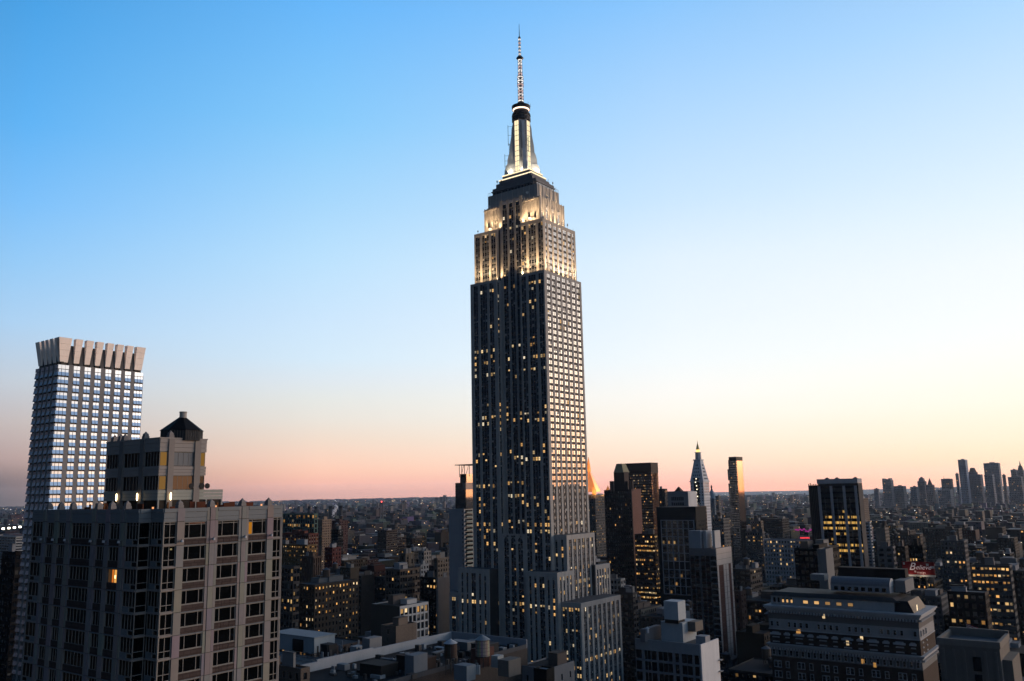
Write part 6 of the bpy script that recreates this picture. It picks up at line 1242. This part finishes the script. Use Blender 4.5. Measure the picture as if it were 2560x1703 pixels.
# ================================================================ the ordinary city blocks
random.seed(5)
HOR = lambda px: 1251.5-(px-22)*.02056
BUF = [1703.]*260                       # per 10-pixel column: highest roof so far (photo y), nearest first
cand = []
bx = -60.
lots = []
yb = -140.
while yb < 3400:
    xb_ = 1500.
    while xb_ > -3600:
        xe_ = xb_-random.uniform(215, 262)
        for row in (0, 1):
            ya_ = yb+row*31.5; x = xb_
            while x > xe_+12:
                w = min(random.choice((12, 15, 18, 22, 26, 31, 38)), x-xe_); lots.append((x, ya_, w-.4, 30.5)); x -= w
        xb_ = xe_-30
    yb += 81
HASH = {}
for k, f in enumerate(FOOT):
    for i in range(int(f[0]//100), int(f[1]//100)+1):
        for j in range(int(f[2]//100), int(f[3]//100)+1): HASH.setdefault((i, j), []).append(f)
def free(x0, x1, y0, y1):
    for i in range(int(x0//100), int(x1//100)+1):
        for j in range(int(y0//100), int(y1//100)+1):
            for f in HASH.get((i, j), ()):
                if x0 < f[1] and x1 > f[0] and y0 < f[3] and y1 > f[2]: return False
    return True
lots.sort(key=lambda l: math.hypot(l[0]-l[2]/2, l[1]+15))
SIDE = MB(); INV = []
for (x, y, w, d) in lots:
    cx, cyy = x-w/2, y+d/2; dist = math.hypot(cx, cyy)
    if dist < 45: continue
    if not free(x-w, x, y, y+d): continue
    pl, pr_ = topix((x-w, y, 40)), topix((x, y+d, 40)); pc = topix((x, y, 40))
    inview = cyy > 0 and pl and pr_ and pc and pr_[0] > -10 and pl[0] < 2570 and dist > 150
    if dist < 900: h = 34+46*random.random()**1.3
    elif dist < 1700: h = 22+52*random.random()**1.9
    else: h = 13+45*random.random()**2.6
    if random.random() < .05: h *= 1.3
    h = min(h, 97)
    if not inview:
        if dist < 2200: SIDE.box(x-w, x, y, y+d, 0, min(h, 70), 0, random.choice(((.07, .055, .048), (.10, .09, .08), (.05, .05, .052), (.14, .12, .1))), False)
        continue
    a, c = max(0, pl[0]), min(2559, pr_[0])
    lim = 0
    for (g0, g1, gy, gd) in GUARD:
        if gd > dist-5 and a < g1+4 and c > g0-4: lim = max(lim, gy+6)
    lim = max(lim, HOR((a+c)/2)+26)
    def topy(hh): return min(topix((x, y, hh))[1], topix((x-w, y, hh))[1], topix((x, y+d, hh))[1])
    while h > 8 and topy(h) < lim: h -= 2
    if h <= 8: continue
    if dist < 330 and topy(h) < 1640: continue
    ty = topy(h); cols_ = range(int(a//10), int(c//10)+1)
    vis = sum(max(0, BUF[k]-ty) for k in cols_ if 0 <= k < 260)
    for k in cols_:
        if 0 <= k < 260: BUF[k] = min(BUF[k], topix((x, y, h))[1]+2)
    if vis > 14: cand.append((vis*1.0, x, y, w, d, h, dist, (a+c)/2, ty))
    else: INV.append((x, y, w, d, h))
cand.sort(reverse=True)
NIND = 230
ORD = ['first', 'second', 'third', 'fourth', 'fifth', 'sixth', 'seventh', 'eighth', 'ninth', 'tenth', 'eleventh', 'twelfth', 'thirteenth', 'fourteenth', 'fifteenth', 'sixteenth', 'seventeenth', 'eighteenth', 'nineteenth', 'twentieth']
def nth(n): return ORD[n-1] if n <= 20 else '%dth' % n
CNT = {}; KW = {'brown': 'brown brick', 'tan': 'tan brick', 'red': 'dark red brick', 'grey': 'grey', 'cream': 'cream stone', 'white': 'white', 'dark': 'blackish', 'loft': 'brownish loft', 'office': 'dark banded office', 'pale': 'pale grey'}
mine = sorted(cand[:NIND], key=lambda q: abs(q[7]-min((l[0] for l in LM), key=lambda v: abs(v-q[7]))))
for (v, x, y, w, d, h, dist, pm, ty) in mine:
    k = random.choices(list(KW), (24, 14, 14, 14, 7, 4, 20, 12, 8, 6))[0]; lmx, lmn = min(LM, key=lambda l: abs(l[0]-pm)); side = 'left' if pm < lmx else 'right'; size = 'tall' if h > 62 else 'mid-height' if h > 35 else 'low'
    far = 'near' if dist < 700 else 'more distant' if dist < 1500 else 'far'
    key = (lmn, side, k, size, far); CNT[key] = CNT.get(key, 0)+1; n = CNT[key]
    lb = ('%s %s block, %s %s one %s of %s' % (size, KW[k], nth(n), far, side, lmn)).capitalize()
    st = sty(k); jit = random.uniform(.7, 1.25); st['c'] = tuple(min(.5, vv*jit*random.uniform(.93, 1.07)) for vv in st['c'])
    st['lit'] *= random.choice((0, .2, .5, 1, 1, 1.6)); st['lk'] = random.uniform(.5, 1.2)
    blankw = random.random() < .22; blankn = random.random() < .12
    root, _ = building('city_building', lb, dict(x1=x, y0=y, W=w, D=d, z1=h), st, w=not blankw, n=not blankn, clut=random.choice((1, 2, 3)) if dist < 1400 else 1, tank=.45 if dist < 1500 else .15, group='ordinary city blocks')
rest = cand[NIND:]
# the remaining, hardly visible roofs are one mass
MS = MB(); MG = MB()
PAL_ = [(0.034, 0.028, 0.029), (0.055, 0.049, 0.049), (0.043, 0.025, 0.025), (0.046, 0.054, 0.070), (0.080, 0.083, 0.090), (0.017, 0.019, 0.025), (0.116, 0.131, 0.155), (0.037, 0.036, 0.041)]
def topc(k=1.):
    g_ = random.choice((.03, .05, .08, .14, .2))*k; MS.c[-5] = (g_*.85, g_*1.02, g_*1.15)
def massbox(x, y, w, d, h, dist):
    c = tuple(v*random.uniform(.55, .95) for v in random.choice(PAL_)); MS.box(x-w, x, y, y+d, 0, h, 0, c, False); topc()
    if random.random() < .5: ww, dd = w*random.uniform(.2, .5), d*random.uniform(.2, .5); MS.box(x-w*.8, x-w*.8+ww, y+d*.2, y+d*.2+dd, h, h+random.uniform(2, 5), 0, tuple(v*random.uniform(.6, 1.6) for v in c), False)
    n = max(2, int(w/(4 if dist < 2500 else 7))); m_ = max(2, int(d/(4 if dist < 2500 else 7)))
    for f in range(1, int(min(h, 40)/3.6)):
        z = h-f*3.6
        for k in range(n):
            u = x-w+(k+.3)*w/n; q = random.random()
            if q < .035: MG.fquad('N', y, u, u+w/n*.45, .05, z, z+1.9, 0, warm(.4, 1.8))
            elif q < .6: MG.fquad('N', y, u, u+w/n*.45, .04, z, z+1.9, 1, (.01, .011, .013))
        for k in range(m_):
            u = y+(k+.3)*d/m_; q = random.random()
            if q < .035: MG.fquad('W', x, u, u+d/m_*.45, .05, z, z+1.9, 0, warm(.4, 1.8))
            elif q < .6: MG.fquad('W', x, u, u+d/m_*.45, .04, z, z+1.9, 1, (.01, .011, .013))
for (v, x, y, w, d, h, dist, pm, ty) in rest: massbox(x, y, w, d, h, dist)
for (x, y, w, d, h) in INV: MS.box(x-w, x, y, y+d, 0, h, 0, random.choice(PAL_), False)
# ---- beyond: low city out to the horizon -----------------------------------------
random.seed(9)
LT = MB()
WATER = []
for k in range(15000):
    r = 3000*(21000/3000)**(random.random()**.85); px = random.uniform(-40, 2600); p = at(px, 1250, r); el = 0
    if 1640 < px < 2300 and 11500 < r < 21000: continue
    s = random.uniform(9, 26)*(1+r/7000); hh = random.uniform(7, 17) if random.random() < .9 else random.uniform(20, 52)
    if r > 9000: hh = random.uniform(8, 26)
    c = tuple(v*random.uniform(.6, 1.4) for v in random.choice(PAL_)); MS.box(p.x-s, p.x, p.y, p.y+s*random.uniform(.5, 1.5), 0, hh, 0, c, False); topc()
    if r < 5200 and random.random() < .5:
        for f in range(2): MG.fquad('W', p.x, p.y+1, p.y+s*.5, .3, hh*.3+f*4, hh*.3+f*4+2, 1, (.012, .013, .015)); MG.fquad('N', p.y, p.x-s+1, p.x-1, .3, hh*.3+f*4, hh*.3+f*4+2, 1, (.012, .013, .015))
for k in range(70): # housing slabs and far towers
    px = random.uniform(640, 1130) if k < 45 else random.uniform(1640, 2200); r = random.uniform(2600, 7000) if k < 60 else random.uniform(7000, 11000); p = at(px, 1250, r); s = random.uniform(14, 26); hh = random.uniform(38, 72); c = random.choice(((.13, .075, .06), (.16, .12, .1), (.1, .07, .06), (.2, .18, .16))); MS.box(p.x-s, p.x, p.y, p.y+s*.8, 0, hh, 0, c, False)
for (px, yt, w) in ((1113, 1238, 20), (1106, 1242, 26), (1095, 1244, 30), (1118, 1243, 14), (741, 1251, 16), (935, 1249, 18), (1052, 1248, 16)): p = at(px, yt, 9500); MS.box(p.x-w*1.6, p.x, p.y, p.y+w, 0, p.z, 0, (.1, .09, .09), False)
for k in range(2700):
    px = random.uniform(-20, 2580); r = 700*(15000/700)**(random.random()**.7)
    if px < 720 and r < 2500: continue
    p = at(px, 1250, r); s = min(5.2, .5+r/3000)*random.uniform(.5, 1.1); z = random.uniform(12, 42) if r > 2500 else random.uniform(14, 70); c = random.choice(((1, .5, .16), (1, .68, .34), (1, .85, .6), (.9, .95, 1), (1, .6, .25))); e = random.choice((1.2, 1.6, 2.4, 4.)); LT.box(p.x-s/2, p.x+s/2, p.y-s/2, p.y+s/2, z, z+s*.8, 0, tuple(v*e for v in c))
for k in range(4): p = at(8+k*14, 1322-k*1.5, 1480); LT.box(p.x-2, p.x+2, p.y-1, p.y+1, p.z-1.2, p.z+1.2, 0, (6, 5.4, 4.6))
for k in range(7): p = at(2002+k*3.4, 1345, 826); LT.box(p.x-.45, p.x+.45, p.y-.1, p.y+.1, p.z-.6, p.z+.6, 0, (1.3, .06, .08))
for k in range(9): p = at(1990+k*5, 1326+random.uniform(-3, 3), 1100); LT.box(p.x-1.3, p.x+1.3, p.y-.2, p.y+.2, p.z-.8, p.z+.8, 0, (.25, .015, .17))
o = MS.build('distant_city', M_BRICK if False else M_STONE, None, kind='stuff'); o = MG.build('distant_city_window', [M_GLOW, M_PAINT], None, kind='stuff'); o = LT.build('distant_city_light', M_GLOW, None, kind='stuff')
o = SIDE.build('surrounding_city', M_STONE, None, kind='stuff')
# bay on the horizon
wa = MB(); pts = []
for px, r in ((1500, 12000), (2320, 12000), (2320, 20600), (1500, 20600)): p = at(px, 1240, r); pts.append((p.x, p.y, .6))
wa.poly(pts[::-1]); wmt = simple('water', (.02, .03, .04), .6, spec=.25); wo_ = wa.build('water', wmt); wo_['kind'] = 'structure'
strip('N', yn1, xe1+.5, xr0-1.7, Z72, 1250, 4); strip('N', yn1, xr1+.5, xw1-.5, Z72, 1250, 4); strip('W', xw1, yn1+.5, yn1+36, Z72, 1250, 8)
strip('N', ya, xa+.5, xr0-1.5, Z81, 750, 3); strip('N', ya, xr1+.5, xb-.5, Z81, 950, 3); strip('W', xb, ya+.5, ya+27, Z81, 800, 6)
for zz, pw2 in ((Z72, 900), (Z81, 500)):
    flood(xr0-.9, yn1-.6 if zz == Z72 else RB-1.2, zz+.5, 1.2, 1.2, pw2, (.42, .42, 1), spread=70); flood(xr1+.9, yn1-.6 if zz == Z72 else RB-1.2, zz+.5, 1.2, 1.2, pw2, (-.42, .42, 1), spread=70)
strip('N', yc, xc+.5, xd-.5, ZA, 130, 5, 1.2); strip('W', xd, yc+.5, yd-.5, ZA, 130, 4, 1.2)
for (nx, ny) in ((0, -1), (1, 0)):
    for s in (-1, 1):
        flood(CX+nx*8.6-ny*4.5*s, CY+ny*7.0+nx*4.5*s, 337.9, 1.5, 1.5, 1500, (-nx*.18, -ny*.18, 1), (1, .86, .62))
# ================================================================ haze
hz = MB(); hz.box(-24000, 24000, -24000, 24000, -3, 452)
mt, nt, out = mat('haze_air'); pv = nd(nt, 'ShaderNodeVolumePrincipled'); pv.inputs['Color'].default_value = (.62, .78, 1, 1); pv.inputs['Density'].default_value = 1.7e-5; pv.inputs['Anisotropy'].default_value = .4
nt.links.new(pv.outputs[0], out.inputs['Volume'])
ho = hz.build('haze', mt); ho['kind'] = 'stuff'
